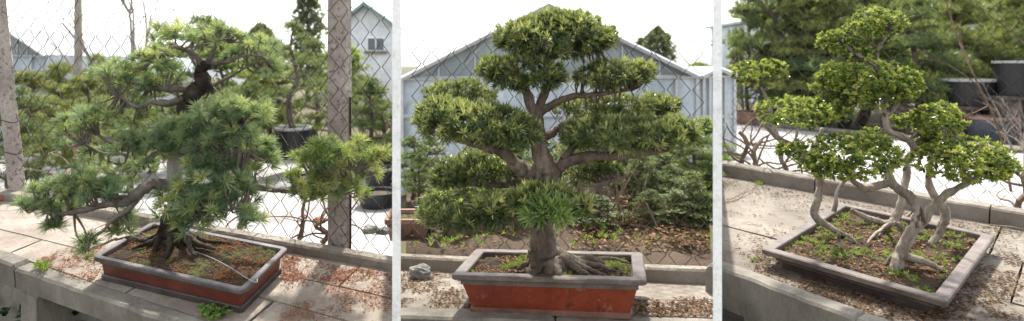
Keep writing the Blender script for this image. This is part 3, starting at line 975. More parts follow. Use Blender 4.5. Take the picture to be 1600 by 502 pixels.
# ------------------------------------------------------------------ RIGHT TREE: twisted multi-trunk
yr = BR.P(1405, 410).y
k = yr / F
def TR(px, py, dz=0.0):
    return W(px, py, yr + dz)
def base_dz(px, py):
    return BR.P(px, py, -.02).y - yr
t = thing('multi_trunk_bonsai', 'twisted smooth tan trunks under round clouds of tiny yellow-green leaves, in the shallow tray', 'bonsai tree', BR.P(1405, 410, -.02))
d1 = base_dz(1325, 372)
d5 = base_dz(1455, 382)
d2 = base_dz(1398, 350)
d4 = base_dz(1300, 335)
TRK = [
    ([(1332, 374, d1 - .02), (1312, 364, d1), (1288, 350, d1 + .02), (1273, 334, d1 + .03), (1277, 312, d1 + .03), (1282, 290, d1 + .03), (1275, 268, d1), (1262, 248, d1 - .05), (1240, 230, d1 - .08), (1215, 215, d1 - .1), (1192, 192, d1 - .1)],
     [4, 7, 9, 10, 10, 8.5, 8, 9, 8, 7, 4]),
    ([(1300, 340, d4), (1305, 322, d4), (1308, 300, d4), (1322, 280, d4 - .05), (1335, 262, d4 - .1)], [7, 6, 5, 4, 3]),
    ([(1402, 420, 0), (1404, 405, 0), (1411, 385, -.01), (1424, 362, -.02), (1436, 345, -.03), (1436, 328, -.02), (1424, 310, 0), (1404, 296, .02), (1391, 283, .02), (1388, 268, .03), (1396, 256, .03), (1416, 249, .02), (1428, 238, 0), (1424, 224, 0), (1406, 212, 0), (1388, 204, .01), (1383, 180, .02), (1378, 150, .03), (1372, 110, .02), (1370, 75, 0)],
     [15, 13, 11.5, 12, 13, 11, 11, 10, 10, 9, 8.5, 8.5, 8, 7.5, 7, 7, 6, 5, 4, 3]),
    ([(1436, 350, -.03), (1450, 333, -.05), (1464, 316, -.07), (1478, 304, -.09), (1492, 296, -.1), (1515, 284, -.1), (1545, 262, -.1)], [11, 9.5, 8.5, 8, 7, 5, 3]),
    ([(1330, 328, d2 + .02), (1345, 336, d2), (1366, 344, d2), (1388, 350, d2), (1402, 338, d2), (1408, 315, d2 - .02), (1414, 290, d2 - .03), (1417, 265, d2 - .05), (1412, 250, d2 - .05), (1400, 236, d2 - .05), (1380, 226, d2 - .08)],
     [5.5, 7, 8, 10.5, 12, 9.5, 9, 8, 7, 6, 4]),
    ([(1450, 388, d5), (1464, 370, d5), (1474, 350, d5), (1477, 332, d5), (1466, 312, d5), (1455, 298, d5), (1451, 275, d5), (1456, 250, d5), (1462, 215, d5)],
     [7, 8.5, 10, 10.5, 9, 8.5, 7, 5, 3.5]),
]
mb = MB()
bps = []
for pts, rr in TRK:
    mb = MB()
    pp = tube(mb, [TR(*p) for p in pts], [.67 * r * k for r in rr], 14, 6, .09, .38)
    bps += pp[int(len(pp) * .5):]
    mb.build('trunk', BARK_R, t, smooth=True)
for (x0, y0_, x1, y1, dz, r) in ((1410, 400, 1476, 424, -.02, 7), (1400, 402, 1398, 425, -.06, 6), (1400, 400, 1385, 412, .03, 5), (1318, 366, 1340, 382, d1 - .05, 4), (1310, 364, 1312, 392, d1 - .1, 3),
                                 (1396, 350, 1372, 372, d2 - .06, 5), (1405, 350, 1412, 376, d2 - .08, 5), (1388, 352, 1352, 384, d2 - .1, 4)):
    b0 = base_dz(x1, y1)
    mb = MB()
    tube(mb, [TR(x0, y0_, dz * .2 if r != 4 else dz), TR((x0 + x1) / 2, (y0_ + y1) / 2 - 4, (dz + b0) * .5), W(x1, y1, yr + b0)], [r * k, r * k * .7, r * k * .35], 8, 5, .25, .3)
    mb.build('root', BARK_R, t, smooth=True)
mb = MB()
for pts, r in [([(1391, 283, .02), (1372, 290, .02), (1352, 294, 0), (1335, 284, -.02), (1322, 270, -.04)], 7),
               ([(1262, 248, d1 - .05), (1275, 225, d1 - .1), (1285, 200, d1 - .12)], 5),
               ([(1385, 180, .02), (1350, 160, 0), (1320, 140, 0)], 5), ([(1385, 180, .02), (1405, 160, 0), (1415, 130, 0)], 4),
               ([(1372, 110, .02), (1340, 85, 0), (1318, 70, 0)], 4), ([(1370, 80, 0), (1385, 55, 0), (1395, 40, 0)], 3),
               ([(1215, 215, d1 - .1), (1200, 160, d1), (1188, 135, d1)], 4), ([(1456, 250, d5), (1480, 215, d5 - .1), (1470, 190, d5 - .1)], 4),
               ([(1515, 284, -.1), (1500, 262, -.12), (1480, 245, -.12)], 4)]:
    mb = MB()
    pp = tube(mb, [TR(*p) for p in pts], [r * k * (1 - .5 * i / (len(pts) - 1)) for i in range(len(pts))], 8, 5, .2, .3)
    bps += pp[2:]
    mb.build('branch', BARK_R, t, smooth=True)
twg = MB()
PADS_R = [(1370, 40, 44, 24, 0, .6), (1340, 82, 24, 9, .04, .5), (1312, 66, 32, 20, .02, .5), (1352, 138, 74, 42, 0, .6), (1308, 122, 30, 22, 0, .62), (1408, 134, 30, 26, 0, .55), (1185, 117, 40, 22, d1 + .02, .62),
          (1210, 108, 18, 12, d1, .7), (1248, 178, 66, 24, -.02, .56), (1300, 172, 30, 22, 0, .52), (1328, 250, 74, 38, -.14, .58), (1362, 222, 30, 20, .16, .5), (1285, 262, 28, 18, -.06, .6),
          (1466, 192, 42, 30, -.02, .58), (1505, 255, 72, 36, -.12, .66), (1560, 262, 28, 22, -.12, .72), (1462, 228, 30, 18, 0, .5), (1408, 190, 26, 10, .22, .5), (1235, 235, 22, 10, -.02, .5)]
for i, (cx, cy, rx, ry, dz, mean) in enumerate(PADS_R):
    mbp = MB()
    s = (yr + dz) / F
    c = TR(cx, cy, dz)
    n = int(rx * ry / 6.2) + 30
    for (p, d) in pad_points(c, rx * s * .95, rx * s * .7, ry * s, n, .7, .3, 60 + i):
        ax = (d * 1.1 + V((0, 0, .5)) + rdir() * .5).normalized()
        rosette(mbp, p, ax, .023, .0105, 10, lump_clip(random.gauss(mean + .06, .31), 0, 1), .1, 1.4, .5)
        if random.random() < .2:
            twig_to(twg, bps, p, .7, .0, .18)
    mbp.build('foliage_pad', BOX, t)
twg.build('twigs', BG_BARK, t)


# ------------------------------------------------------------------ litter, weeds
def scatter_quads(mb, fn, n, L, w, up=None):
    for _ in range(n):
        p = fn()
        if p is None:
            continue
        d = rdir()
        d.z *= .25
        s = d.cross(V((0, 0, 1)) + rdir() * .5).normalized() * w * random.uniform(.6, 1.3)
        l = L * random.uniform(.4, 1.2)
        p = p + V((0, 0, .003))
        m = p + d * l * .5 + V((0, 0, l * .08))
        mb.add([p, m + s, p + d * l, m - s], [(0, 1, 2, 3)], random.random())


def plane_scatter(bay, n, xr, yr_, scale, thr, keep=None, lift=.002):
    def f():
        for _ in range(30):
            px, py = random.uniform(*xr), random.uniform(*yr_)
            if keep and not keep(px, py):
                continue
            p = bay.P(px, py, n + lift)
            a, b = local(bay, p)
            if abs(a) < bay.w / 2 - .06 and abs(b) < bay.d / 2 - .06:
                continue
            if noise.noise(p * scale) + .4 * noise.noise(p * scale * 3) > thr + random.uniform(-.15, .15):
                return p
        return None
    return f


def soil_scatter(bay, f, inset, scale=6, thr=-.1):
    def g():
        for _ in range(20):
            u, v = random.uniform(.02, .98), random.uniform(.02, .98)
            p = f(u, v)
            if noise.noise(p * scale) > thr + random.uniform(-.2, .2):
                return p
        return None
    return g


mb = MB()
kl = lambda px, py: (py > 318 + .181 * px) and (py < 375 + .333 * (px - 0) + 20)
scatter_quads(mb, plane_scatter(BL, NL, (440, 619), (394, 505), 5, -.05, kl), 2600, .022, .0022)
scatter_quads(mb, plane_scatter(BL, NL, (440, 619), (394, 440), 6, -.15, kl), 1500, .022, .0024)
scatter_quads(mb, plane_scatter(BL, NL, (60, 240), (385, 440), 7, .05, kl), 700, .03, .003)
scatter_quads(mb, soil_scatter(BL, SL, .03, 7, .02), 1900, .024, .0020)
kind(mb.build('pine_needle_litter', LITTER_R), 'stuff')
mb = MB()
km = lambda px, py: (py > 424 + .047 * (px - 626)) and (py < 482 + .03 * (px - 626))
scatter_quads(mb, plane_scatter(BM, NM, (622, 740), (425, 482), 5, -.15, km), 900, .03, .005)
scatter_quads(mb, plane_scatter(BM, NM, (980, 1119), (466, 494), 5, -.35, km), 900, .03, .005)
scatter_quads(mb, soil_scatter(BM, SM, .06, 8, -.1), 2000, .03, .006)
scatter_quads(mb, soil_scatter(BL, SL, .03, 9, .0), 1500, .016, .003)
kr = lambda px, py: (py > 279 + .178 * (px - 1129)) and (py < 413 + .36 * (px - 1121))
scatter_quads(mb, plane_scatter(BR, NR, (1124, 1598), (275, 502), 4, .0, kr), 1700, .03, .004)
scatter_quads(mb, plane_scatter(BR, NR, (1124, 1598), (275, 365), 6, -.2, lambda x, y: 0 < y - (279 + .178 * (x - 1129)) < 16), 900, .03, .004)
scatter_quads(mb, plane_scatter(BR, NR, (1180, 1480), (390, 500), 5, -.3, kr), 1500, .03, .004)
scatter_quads(mb, plane_scatter(BR, NR, (1440, 1598), (400, 500), 4, -.1, kr), 900, .03, .004)
scatter_quads(mb, soil_scatter(BR, SR, .053, 7, -.2), 2800, .028, .006)
kind(mb.build('leaf_litter', LITTER_B), 'stuff')
mb = MB()
def weeds(fn, n, L):
    for _ in range(n):
        p = fn()
        if p is None: continue
        rosette(mb, p, (V((0, 0, 1)) + rdir() * .3).normalized(), L, L * .18, 9, random.random(), .1, 1.2)
weeds(soil_scatter(BL, SL, .03, 5, .12), 420, .010)
weeds(soil_scatter(BM, SM, .06, 6, .08), 240, .026)
weeds(soil_scatter(BR, SR, .053, 5, .12), 330, .026)
def bedweed():
    y = random.uniform(3.8, 6.1)
    p = V(((random.uniform(632, 1108) - PX0) / F * y, y, -1.15))
    return p if noise.noise(p * 2.5) > -.15 else None
weeds(bedweed, 420, .05)
weeds(lambda: BL.P(random.gauss(66, 5), random.gauss(417, 3), NL + .01), 40, .03)
weeds(lambda: BR.P(random.gauss(1180, 8), random.gauss(408, 2), NR), 10, .02)
weeds(lambda: BR.P(random.gauss(1186, 3), random.gauss(287, 1), NR), 14, .03)
kind(mb.build('weeds', GRASSM), 'stuff')
# small sprig growing at the foot of the left pot
mb = MB()
for _ in range(34):
    p = BL.P(random.gauss(338, 13), random.gauss(488, 5), NL + random.uniform(.0, .02))
    rosette(mb, p, (V((0, -.5, 1)) + rdir() * .4).normalized(), .026, .018, 5, random.random(), .5, 1.3)
tag(mb.build('sprig', GRASSM), 'bright green round-leaved sprig at the foot of the dark red-brown pot', 'plant')

# loose sticks on the benches
sticks = [(BR, NR, [(1135, 315), (1160, 302), (1178, 296)], 'thin bent stick near the back kerb at the left of the right bench'),
          (BR, NR, [(1135, 312), (1150, 308), (1170, 290)], 'thin straight stick crossing the bent one on the right bench'),
          (BR, NR, [(1548, 352), (1575, 354), (1600, 358)], 'dark stick against the thick kerb right of the tray pot')]
for bay, n, pts, lab in sticks:
    mb = MB()
    tube(mb, [bay.P(a, b, n + .012 + .01 * (i % 2)) for i, (a, b) in enumerate(pts)], [.004, .0035, .002], 6, 4, .4)
    tag(mb.build('stick', TWIG), lab, 'stick', 'loose sticks')


def rock(name, c, sx, sy, sz, mat, label, cat, seed=0, group=None):
    mb = MB()
    n, m = 16, 10
    vs, fs = [], []
    for j in range(m + 1):
        for i in range(n):
            th, ph = 2 * math.pi * i / n, math.pi * j / m
            d = V((math.sin(ph) * math.cos(th), math.sin(ph) * math.sin(th), math.cos(ph)))
            kk = 1 + .35 * noise.noise(d * 1.6 + V((seed, 0, 0))) + .12 * noise.noise(d * 5 + V((seed, 3, 0)))
            vs.append(V(c) + V((d.x * sx, d.y * sy, d.z * sz)) * kk)
    for j in range(m):
        for i in range(n):
            a, b = j * n + i, j * n + (i + 1) % n
            fs.append((a, a + n, b + n, b))
    mb.add(vs, fs)
    return tag(mb.build(name, mat), label, cat, group)


p = BM.P(655, 436, NM)
rock('rock', p + V((0, .03, .025)), .075, .06, .045, ROCK, 'rough grey rock on the bench left of the orange-red pot', 'rock', 3)
mb = MB()
p = BL.P(8, 311, NL)
box(mb, p + V((0, 0, .02)), .13, .09, .035, .3)
tag(mb.build('brick', BRICK), 'red brick lying by the leaning post at the far left', 'brick')
for i, (x, y, s) in enumerate(((562, 388, .05), (583, 391, .045), (480, 372, .04))):
    p = BL.P(x, y + 4, NL) + KL[2] * .15
    rock('rubble', p + V((0, 0, .07)), s, s * .8, s * .6, ROCK if i != 2 else BRICK,
         ['large lump of rubble behind the kerb right of the thick post', 'small lump of rubble at the far right behind the kerb', 'red lump of rubble behind the kerb left of the thick post'][i], 'rubble', i + 9, 'rubble behind the kerb')


# gnarled vine stumps outside the fence
def stump(base, h, label, seed, br=4, mat=TWIG, r=.018, spread=.25, grp='dead vine stumps along the fence'):
    random.seed(seed)
    mb = MB()
    p = base
    pts = [V(p), V(p) + V((random.uniform(-.03, .03), 0, h * .35)), V(p) + V((random.uniform(-.05, .05), random.uniform(-.03, .03), h * .7)), V(p) + V((random.uniform(-.06, .06), 0, h))]
    pp = tube(mb, pts, [r * 1.4, r, r * .9, r * .7], 8, 4, .25, .35)
    for _ in range(br):
        s = random.choice(pp[2:])
        q = [s]
        d = V((random.uniform(-1, 1), random.uniform(-.3, .3), random.uniform(-.1, .9))).normalized()
        for i in range(4):
            d = (d + rdir() * .6).normalized()
            q.append(q[-1] + d * spread * .3)
        tube(mb, q, [r * .5, r * .42, r * .35, r * .25, r * .1], 5, 3, .2)
    return tag(mb.build('vine_stump', mat), label, 'stump', grp)


def behind_kerb(bay, n, K, px, py, off):
    return bay.P(px, py, n) + K[2] * off + V((0, 0, -.03))


for i, (px, h, lab) in enumerate(((432, .26, 'cut vine stump behind the kerb between pine and thick post'), (500, .30, 'gnarled vine stump left of the thick post with curling shoots'),
                                  (470, .16, 'low twisted vine shoot low on the fence between the two stumps'), (335, .3, 'vine stump half hidden behind the pine'), (60, .4, 'twiggy vine stump right of the leaning post'))):
    stump(behind_kerb(BL, NL, KL, px, 313 + .181 * px, .24), h, lab, 20 + i, 7, TWIG, .013, .34)
for i, (px, h, lab) in enumerate(((1135, .36, 'thick cut vine stump at the far left edge of the right fence'), (1157, .30, 'branching vine stump second from the left edge of the right fence'), (1205, .26, 'slim vine stump behind the shallow tray pot'),
                                  (1590, .30, 'vine stump at the right edge behind the fence rail'), (1250, .2, 'short vine stump behind the thin left trunk'))):
    stump(behind_kerb(BR, NR, KR, px, 275 + .178 * (px - 1129), .32), h, lab, 40 + i, 7, TWIG, .02, .36)
random.seed(11)

# thin bare sapling standing in front of the fence, right bay
mb = MB()
ysap = 4.6
def TS(px, py, dz=0): return W(px, py, ysap + dz)
tube(mb, [TS(1580, 300), TS(1560, 200), TS(1530, 135), TS(1500, 70), TS(1478, 0), TS(1472, -30)], [.010, .008, .007, .006, .005, .004], 6, 4, .3)
tube(mb, [TS(1530, 135), TS(1480, 100), TS(1440, 92)], [.004, .003, .002], 5, 3, .3)
tube(mb, [TS(1515, 100), TS(1500, 60), TS(1502, 30)], [.005, .003, .002], 5, 3, .3)
tube(mb, [TS(1545, 165), TS(1510, 180), TS(1470, 178)], [.004, .003, .002], 5, 3, .3)
tube(mb, [TS(1600, 70), TS(1575, 40), TS(1558, 22)], [.005, .003, .002], 5, 3, .3)
tag(mb.build('bare_sapling', TWIG), 'long bare leaning sapling with thin side twigs at the right fence', 'sapling')

# ------------------------------------------------------------------ raised planting bed behind the middle kerb
a, b = kline(BM, NM, (626, 421), (1114, 444.5), KM, .085)
mb = MB()
zb = -1.06
def bedf(u, v):
    p = a.lerp(b, u)
    y = p.y + v * 2.6
    x = p.x + (p.x / p.y) * v * 2.6 * .97
    q = V((x, y, 0))
    return V((x, y, -1.17 + .05 * noise.noise(q * 3) + .02 * noise.noise(q * 12) - (.06 if v < .02 else 0)))
mesh_grid(mb, bedf, 50, 30)
kind(mb.build('soil_bed', BEDSOIL, smooth=True), 'structure')
mb = MB()
c = [bedf(0, 1), bedf(1, 1)]
hexa(mb, [V((c[0].x, c[0].y, GROUND)), V((c[1].x, c[1].y, GROUND)), V((c[1].x, c[1].y + .12, GROUND)), V((c[0].x, c[0].y + .12, GROUND)),
          V((c[0].x, c[0].y, -1.12)), V((c[1].x, c[1].y, -1.12)), V((c[1].x, c[1].y + .12, -1.12)), V((c[0].x, c[0].y + .12, -1.12))])
tag(mb.build('bed_wall', CONC_SIDE), 'low concrete wall holding the planting bed at its far side, below the greenhouse', 'wall')
def bed_pt(px, y):
    return V(((px - PX0) / F * y, y, -1.16))
mb = MB()
def leafpile():
    px = random.gauss(1065, 40)
    if not 990 < px < 1112: px = random.uniform(1000, 1110)
    if random.random() < .3: px = random.uniform(890, 1000)
    y = random.uniform(3.72, 4.15)
    h = .05 * math.exp(-((px - 1050) / 50) ** 2) * random.random()
    return bed_pt(px, y) + V((0, 0, h + .02))
scatter_quads(mb, leafpile, 650, .055, .010)
def bedl():
    y = random.uniform(3.7, 6)
    return bed_pt(random.uniform(640, 1110), y) + V((0, 0, .03))
scatter_quads(mb, bedl, 700, .05, .008)
kind(mb.build('dead_leaf_pile', LITTER_B), 'stuff')

# long planters standing on the bed
def planter(px0, px1, y, h, d, label):
    q0, q1 = bed_pt(px0, y), bed_pt(px1, y)
    t = thing('trough_planter', label, 'planter', (q0 + q1) / 2, 'clay planters behind the fence')
    q0 = q0 + V((0, 0, -.03)); q1 = q1 + V((0, 0, -.03))
    w = (q1 - q0).length
    c = (q0 + q1) / 2
    class LB: pass
    lb = Bay([0, c.x, c.y, w, d, 0, 0, 0], 1.0)
    lb.c = V((c.x, c.y + d / 2, c.z + h))
    lb.w, lb.d = w, d
    loft(lb, [(.03, -.05), (.03, 0), (0, 0), (0, -.03), (.012, -.035)], w, d, .02).build('rim', TERRA, t)
    loft(lb, [(.012, -.03), (.035, -h), (.06, -h)], w, d, .02).build('wall', TERRA, t)
    mb = MB()
    mesh_grid(mb, lambda u, v: lb.L((u - .5) * (w - .06), (v - .5) * (d - .06), -.03 + .01 * noise.noise(V((u * 9, v * 9, 0)))), 10, 6)
    mb.build('soil_fill', SOIL, t)
    return t
planter(600, 672, 4.05, .15, .32, 'weathered clay trough planter at the left edge of the middle fence')
planter(692, 790, 4.15, .14, .3, 'clay trough planter behind the left corner of the orange-red pot')


# ------------------------------------------------------------------ background vegetation
def copy_tree(o, parent=None):
    c = o.copy()
    C.objects.link(c)
    c.parent = parent
    for ch in list(o.children):
        copy_tree(ch, c)
    return c


def proto_layered(mat, seed, H=2.0, pads=11, nt_=26, L=.10, bark=BG_BARK, wid=.7, name='nursery_tree', needles=16, flat=.11, w=.007, top=True, rosmode=False):
    random.seed(seed)
    t = thing(name, '', '', (0, 0, 0))
    mb = MB()
    pts = [V((0, 0, 0))]
    for i in range(1, 7):
        pts.append(V((random.uniform(-.12, .12) * H * .5, random.uniform(-.08, .08), H * .9 * i / 6)))
    pp = tube(mb, pts, [H * .035 * (1 - .8 * i / 6) for i in range(7)], 7, 4, .2, .3)
    mf = MB()
    for i in range(pads):
        f = .25 + .75 * i / (pads - 1)
        s = pp[int(f * (len(pp) - 1))]
        a = i * 2.4 + random.uniform(-.4, .4)
        rr = wid * (1.08 - f) ** .7 * random.uniform(.55, 1.0) if i < pads - 1 else 0
        c = s + V((math.cos(a) * rr, math.sin(a) * rr, random.uniform(0, .1)))
        tube(mb, [s, s.lerp(c, .5) + V((0, 0, .04)) + rdir() * .04, c], [H * .012, H * .009, H * .005], 5, 3, .2)
        pr = (.16 + .20 * (1.1 - f)) * H * .55
        for j in range(int(nt_ * 1.7)):
            d = rdir()
            p = c + V((d.x * pr, d.y * pr, abs(d.z) * flat * H * .62)) * random.uniform(.3, 1.22)
            ax = (V((d.x * .6, d.y * .6, 1)) + rdir() * .4).normalized()
            rv = lump_clip(random.gauss(.5, .22), 0, 1)
            if rosmode:
                rosette(mf, p, ax, L, w, needles, rv, .2, 1.4)
            else:
                tuft(mf, p, ax, L, needles, w, rv, 1.4)
    mb.build('trunk', bark, t)
    mf.build('crown', mat, t)
    return t


protos = {
    'olive': proto_layered(BG_A, 101, 2.1, 14, 34, .10, wid=.75),
    'dark': proto_layered(BG_B, 102, 2.1, 13, 32, .11, wid=.8),
    'open': proto_layered(BG_B, 103, 2.2, 9, 20, .12, wid=.95, flat=.09),
    'light': proto_layered(BG_C, 104, 2.0, 16, 34, .07, wid=.6, w=.022, needles=9, rosmode=True),
    'olive_b': proto_layered(BG_A, 105, 2.2, 16, 34, .10, wid=.85),
    'strap': proto_layered(PODO, 106, 2.0, 15, 60, .075, wid=.7, w=.012, needles=10, rosmode=True, flat=.13),
}
for o in protos.values():
    o['proto'] = 1
used = set()


def put(kind_, px, y, label, sc=1.0, rot=0.0, zbase=None, cat='tree', grp='nursery trees behind the fences', zsc=None):
    src = protos[kind_]
    if px > 1121 and zbase is None:
        zbase = RG
        ny = max(y, 15.8 - 5.0 * (px - 1128) / 472)
        f = (ny / y) ** .75
        y, sc = ny, sc * f
        zsc = zsc * f if zsc else None
    if kind_ in used:
        o = copy_tree(src)
    else:
        o = src
        used.add(kind_)
    o.location = ((px - PX0) / F * y, y, GROUND if zbase is None else zbase)
    o.rotation_euler = (0, 0, rot)
    o.scale = (sc, sc, (zsc or sc))
    tag(o, label, cat, grp)
    return o


# left bay (crowns reach about the camera's eye height)
put('olive', 55, 10.5, 'olive-green layered nursery tree just right of the leaning left post', 1.02, .3)
put('olive_b', 100, 12.5, 'olive layered tree below the tall thin pole', .98, 1.4)
put('dark', 20, 9.0, 'dark green nursery tree at the left edge behind the leaning post', .9, 2.0)
put('olive', 140, 10.3, 'olive-green nursery tree between the pole and the pine branches', 1.0, 2.6)
put('olive_b', 178, 11.5, 'yellowish layered tree behind the left branches of the pine', 1.02, 3.9)
put('light', 235, 12.0, 'pale green shrub behind the upper left of the pine', 1.1, .5)
put('open', 305, 13.0, 'tall open pine crown rising behind the top of the pine bonsai', 1.5, 1.1)
put('light', 350, 13.5, 'light green loose tree behind the pine trunk', 1.35, 2.1)
put('olive', 400, 14.5, 'pale olive tree behind the right shoulder of the pine', 1.25, 5.0)
put('open', 457, 12.0, 'open many-branched pine growing in the wide black pot', .98, 2.4, zbase=-1.28)
put('light', 538, 14.0, 'tall yellow-green tree right of the thick post in front of the white house', 1.3, 3.3)
put('open', 497, 15.0, 'thin-crowned pine left of the thick post', 1.3, 4.4)
put('dark', 580, 12.0, 'dark green pine right of the thick post below the house window', .92, 5.2)
put('olive', 600, 13.5, 'dull green nursery tree at the right end of the pine bay', .85, .9)
put('dark', 350, 9.5, 'low dark nursery tree behind the lower right branches of the pine', .62, .2)
put('dark', 200, 9.3, 'low dark tree behind the lower left branches of the pine', .72, 2.9)
put('olive', 85, 14.5, 'olive tree in the back row under the glasshouse gable', 1.1, 4.0)
put('olive_b', 150, 15.0, 'olive tree in the back row just right of the tall thin pole', 1.1, 5.3)
put('olive', 215, 14.5, 'olive tree in the back row below the leafless tree', 1.1, .8)
put('dark', 275, 11.0, 'dark green tree behind the middle of the pine', .98, 4.9)
put('olive_b', 430, 15.5, 'olive tree in the back row left of the open pine in the black pot', 1.2, 3.3)
put('olive', 520, 17.0, 'olive tree in the back row hidden partly by the thick post', 1.25, 2.0)
put('olive_b', 560, 16.5, 'dull olive tree in the back row below the white house', 1.0, .4)
put('dark', 390, 11.2, 'dark pine behind the right side branches of the pine bonsai', .9, 1.6)
# middle bay
put('strap', 1052, 5.6, 'broad strap-leaved shrub behind the right side of the fence', 0.5, .4, zbase=-1.16, cat='shrub', zsc=.34)
put('strap', 975, 5.3, 'rounded strap-leaved shrub just right of the dry stems', 0.44, 2.2, zbase=-1.16, cat='shrub', zsc=.34)
put('dark', 1085, 4.9, 'dark pine with spreading layers at the right end of the middle bed', 0.34, 1.2, zbase=-1.16, zsc=.30)
put('dark', 1040, 5.1, 'dark low pine behind the pile of dead leaves', 0.34, 3.2, zbase=-1.16, zsc=.27)
put('dark', 645, 5.2, 'small dark pine at the left end of the middle fence', 0.28, 4.2, zbase=-1.16, zsc=0.26)
put('strap', 735, 4.9, 'low dark strap-leaved shrub behind the left side of the thick trunk', 0.32, 5.1, zbase=-1.16, cat='shrub', zsc=.24)
put('light', 900, 6.0, 'pale green shrub directly behind the thick trunk', 0.42, 1.9, zbase=-1.16, cat='shrub', zsc=0.24)
put('light', 800, 5.6, 'pale green shrub left of the thick trunk behind the fence', 0.4, 3.9, zbase=-1.16, cat='shrub', zsc=0.22)
put('light', 850, 4.9, 'low pale green shrub right behind the pot rim left of the thick trunk', 0.28, 1.3, zbase=-1.16, cat='shrub', zsc=.20)
put('strap', 905, 4.7, 'dark low strap-leaved shrub right of the thick trunk at soil level', 0.3, 2.9, zbase=-1.16, cat='shrub', zsc=.20)
put('dark', 780, 5.9, 'dark green pine between the two pale shrubs left of the thick trunk', 0.42, .5, zbase=-1.16, zsc=0.26)
put('strap', 670, 5.9, 'dark strap-leaved shrub behind the small pine at the left end of the middle bed', 0.4, 3.5, zbase=-1.16, cat='shrub', zsc=0.22)
put('strap', 1010, 6.1, 'strap-leaved shrub in the back row between the two rounded ones', 0.5, 5.5, zbase=-1.16, cat='shrub', zsc=0.34)
put('strap', 930, 6.2, 'tall strap-leaved shrub in the back row behind the dry stems', 0.5, 1.5, zbase=-1.16, cat='shrub', zsc=0.34)
put('light', 1100, 6.2, 'pale green shrub in the far right corner of the middle bed', 0.5, 4.5, zbase=-1.16, cat='shrub', zsc=0.3)
put('strap', 1082, 4.35, 'small dark strap-leaved shrub in front at the right end behind the kerb', .26, 1.1, zbase=-1.16, cat='shrub', zsc=.19)
put('dark', 1050, 4.6, 'low dark pine in front of the dead leaves right of the leaning cane', .27, 2.2, zbase=-1.16, zsc=.19)
put('strap', 1000, 4.75, 'small strap-leaved shrub just left of the leaning cane', .28, 3.3, zbase=-1.16, cat='shrub', zsc=.24)
put('olive', 1105, 4.9, 'olive pine at the rightmost end of the middle bed against the white wall', .24, 4.3, zbase=-1.16, zsc=.22)
put('dark', 965, 5.0, 'dark pine just behind the dry brown stems', .30, 5.3, zbase=-1.16, zsc=.26)
put('light', 765, 4.5, 'small pale shrub behind the left rim of the orange-red pot', .24, .3, zbase=-1.16, cat='shrub', zsc=.19)
put('strap', 815, 4.6, 'small strap-leaved shrub close behind the soil left of the thick trunk', .26, 1.4, zbase=-1.16, cat='shrub', zsc=.20)
put('dark', 655, 4.7, 'tiny dark pine above the clay trough at the left edge of the bed', .17, 1.9, zbase=-1.10, zsc=.2)
put('strap', 890, 5.2, 'strap-leaved shrub between the thick trunk and the dry stems', .34, 2.5, zbase=-1.16, cat='shrub', zsc=.27)
put('strap', 1058, 4.25, 'low leafy shrub nearest the kerb below the dark low pine on the right', .25, 5.9, zbase=-1.17, cat='shrub', zsc=.14)
put('dark', 1015, 4.35, 'little spreading pine just behind the kerb right of the pot corner', .20, .9, zbase=-1.17, zsc=.13)
put('light', 1092, 4.7, 'yellow-green low shrub between the two pines at the right end of the bed', .26, 1.0, zbase=-1.17, cat='shrub', zsc=.17)
put('light', 985, 5.6, 'yellow-green shrub behind the upper ends of the dry stems', .34, 2.0, zbase=-1.17, cat='shrub', zsc=.26)
put('strap', 850, 5.5, 'dark leafy shrub seen on both sides of the thick trunk', .42, 4.7, zbase=-1.17, cat='shrub', zsc=.26)
put('dark', 720, 4.35, 'small dark pine right of the young broad-leaved shrub', .20, 3.9, zbase=-1.17, zsc=.17)
put('strap', 775, 5.1, 'dark leafy shrub left of the small pale one behind the pot rim', .34, 2.2, zbase=-1.17, cat='shrub', zsc=.24)
put('strap', 935, 4.35, 'low spreading leafy shrub at the foot of the dry stems', .30, .7, zbase=-1.19, cat='shrub', zsc=.12)
put('strap', 690, 4.7, 'low leafy clump behind the clay troughs', .30, 2.8, zbase=-1.17, cat='shrub', zsc=.17)
put('dark', 1102, 4.25, 'tiny dark pine in the corner between kerb and white wall', .17, 5.0, zbase=-1.17, zsc=.13)
put('strap', 1035, 4.9, 'dense leafy shrub filling the gap behind the dead leaves', .34, 4.1, zbase=-1.17, cat='shrub', zsc=.22)
put('olive', 805, 4.25, 'tiny olive pine just above the soil left of the thick trunk', .18, 1.6, zbase=-1.17, zsc=.14)
put('olive', 1150, 15.8, 'narrow olive tree next to the pale wall at the far left of the right bay', .42, 2.2, zsc=1.15)
# right bay: taller trees up past the frame
put('dark', 1170, 11.0, 'dark green pine at the upper left of the right bay', .55, .7, zsc=1.4)
put('open', 1215, 13.0, 'open tall pine behind the small leaf cloud on the far left', 1.75, 2.7)
put('olive', 1262, 14.0, 'olive-green layered tree left of the central leaf clouds', 1.55, 1.7)
put('olive_b', 1300, 10.5, 'tall olive tree behind the upper leaf clouds', 1.30, 4.1)
put('dark', 1345, 15.0, 'tall dark pine directly behind the topmost leaf cloud', 1.7, 3.1)
put('olive', 1440, 14.0, 'broad olive tree right of the topmost leaf cloud', 1.55, 4.9)
put('dark', 1425, 9.8, 'dark pine right behind the largest leaf cloud', 1.15, 5.9)
put('olive_b', 1500, 14.5, 'tall layered olive tree behind the wide black basin', 1.6, .1)
put('dark', 1458, 13.6, 'dark low-layered pine left of the wide black basin', .98, 1.0)
put('olive', 1560, 15.0, 'olive tree above the dark jar', 1.35, 3.4)
put('dark', 1606, 13.4, 'dark pine at the right edge of the picture', 1.1, 2.2)
put('olive_b', 1610, 15.0, 'tall olive tree at the far right behind the black pots', 1.75, 5.5)
put('light', 1190, 9.5, 'light green shrub behind the bent left trunk', .7, 4.6, cat='shrub')
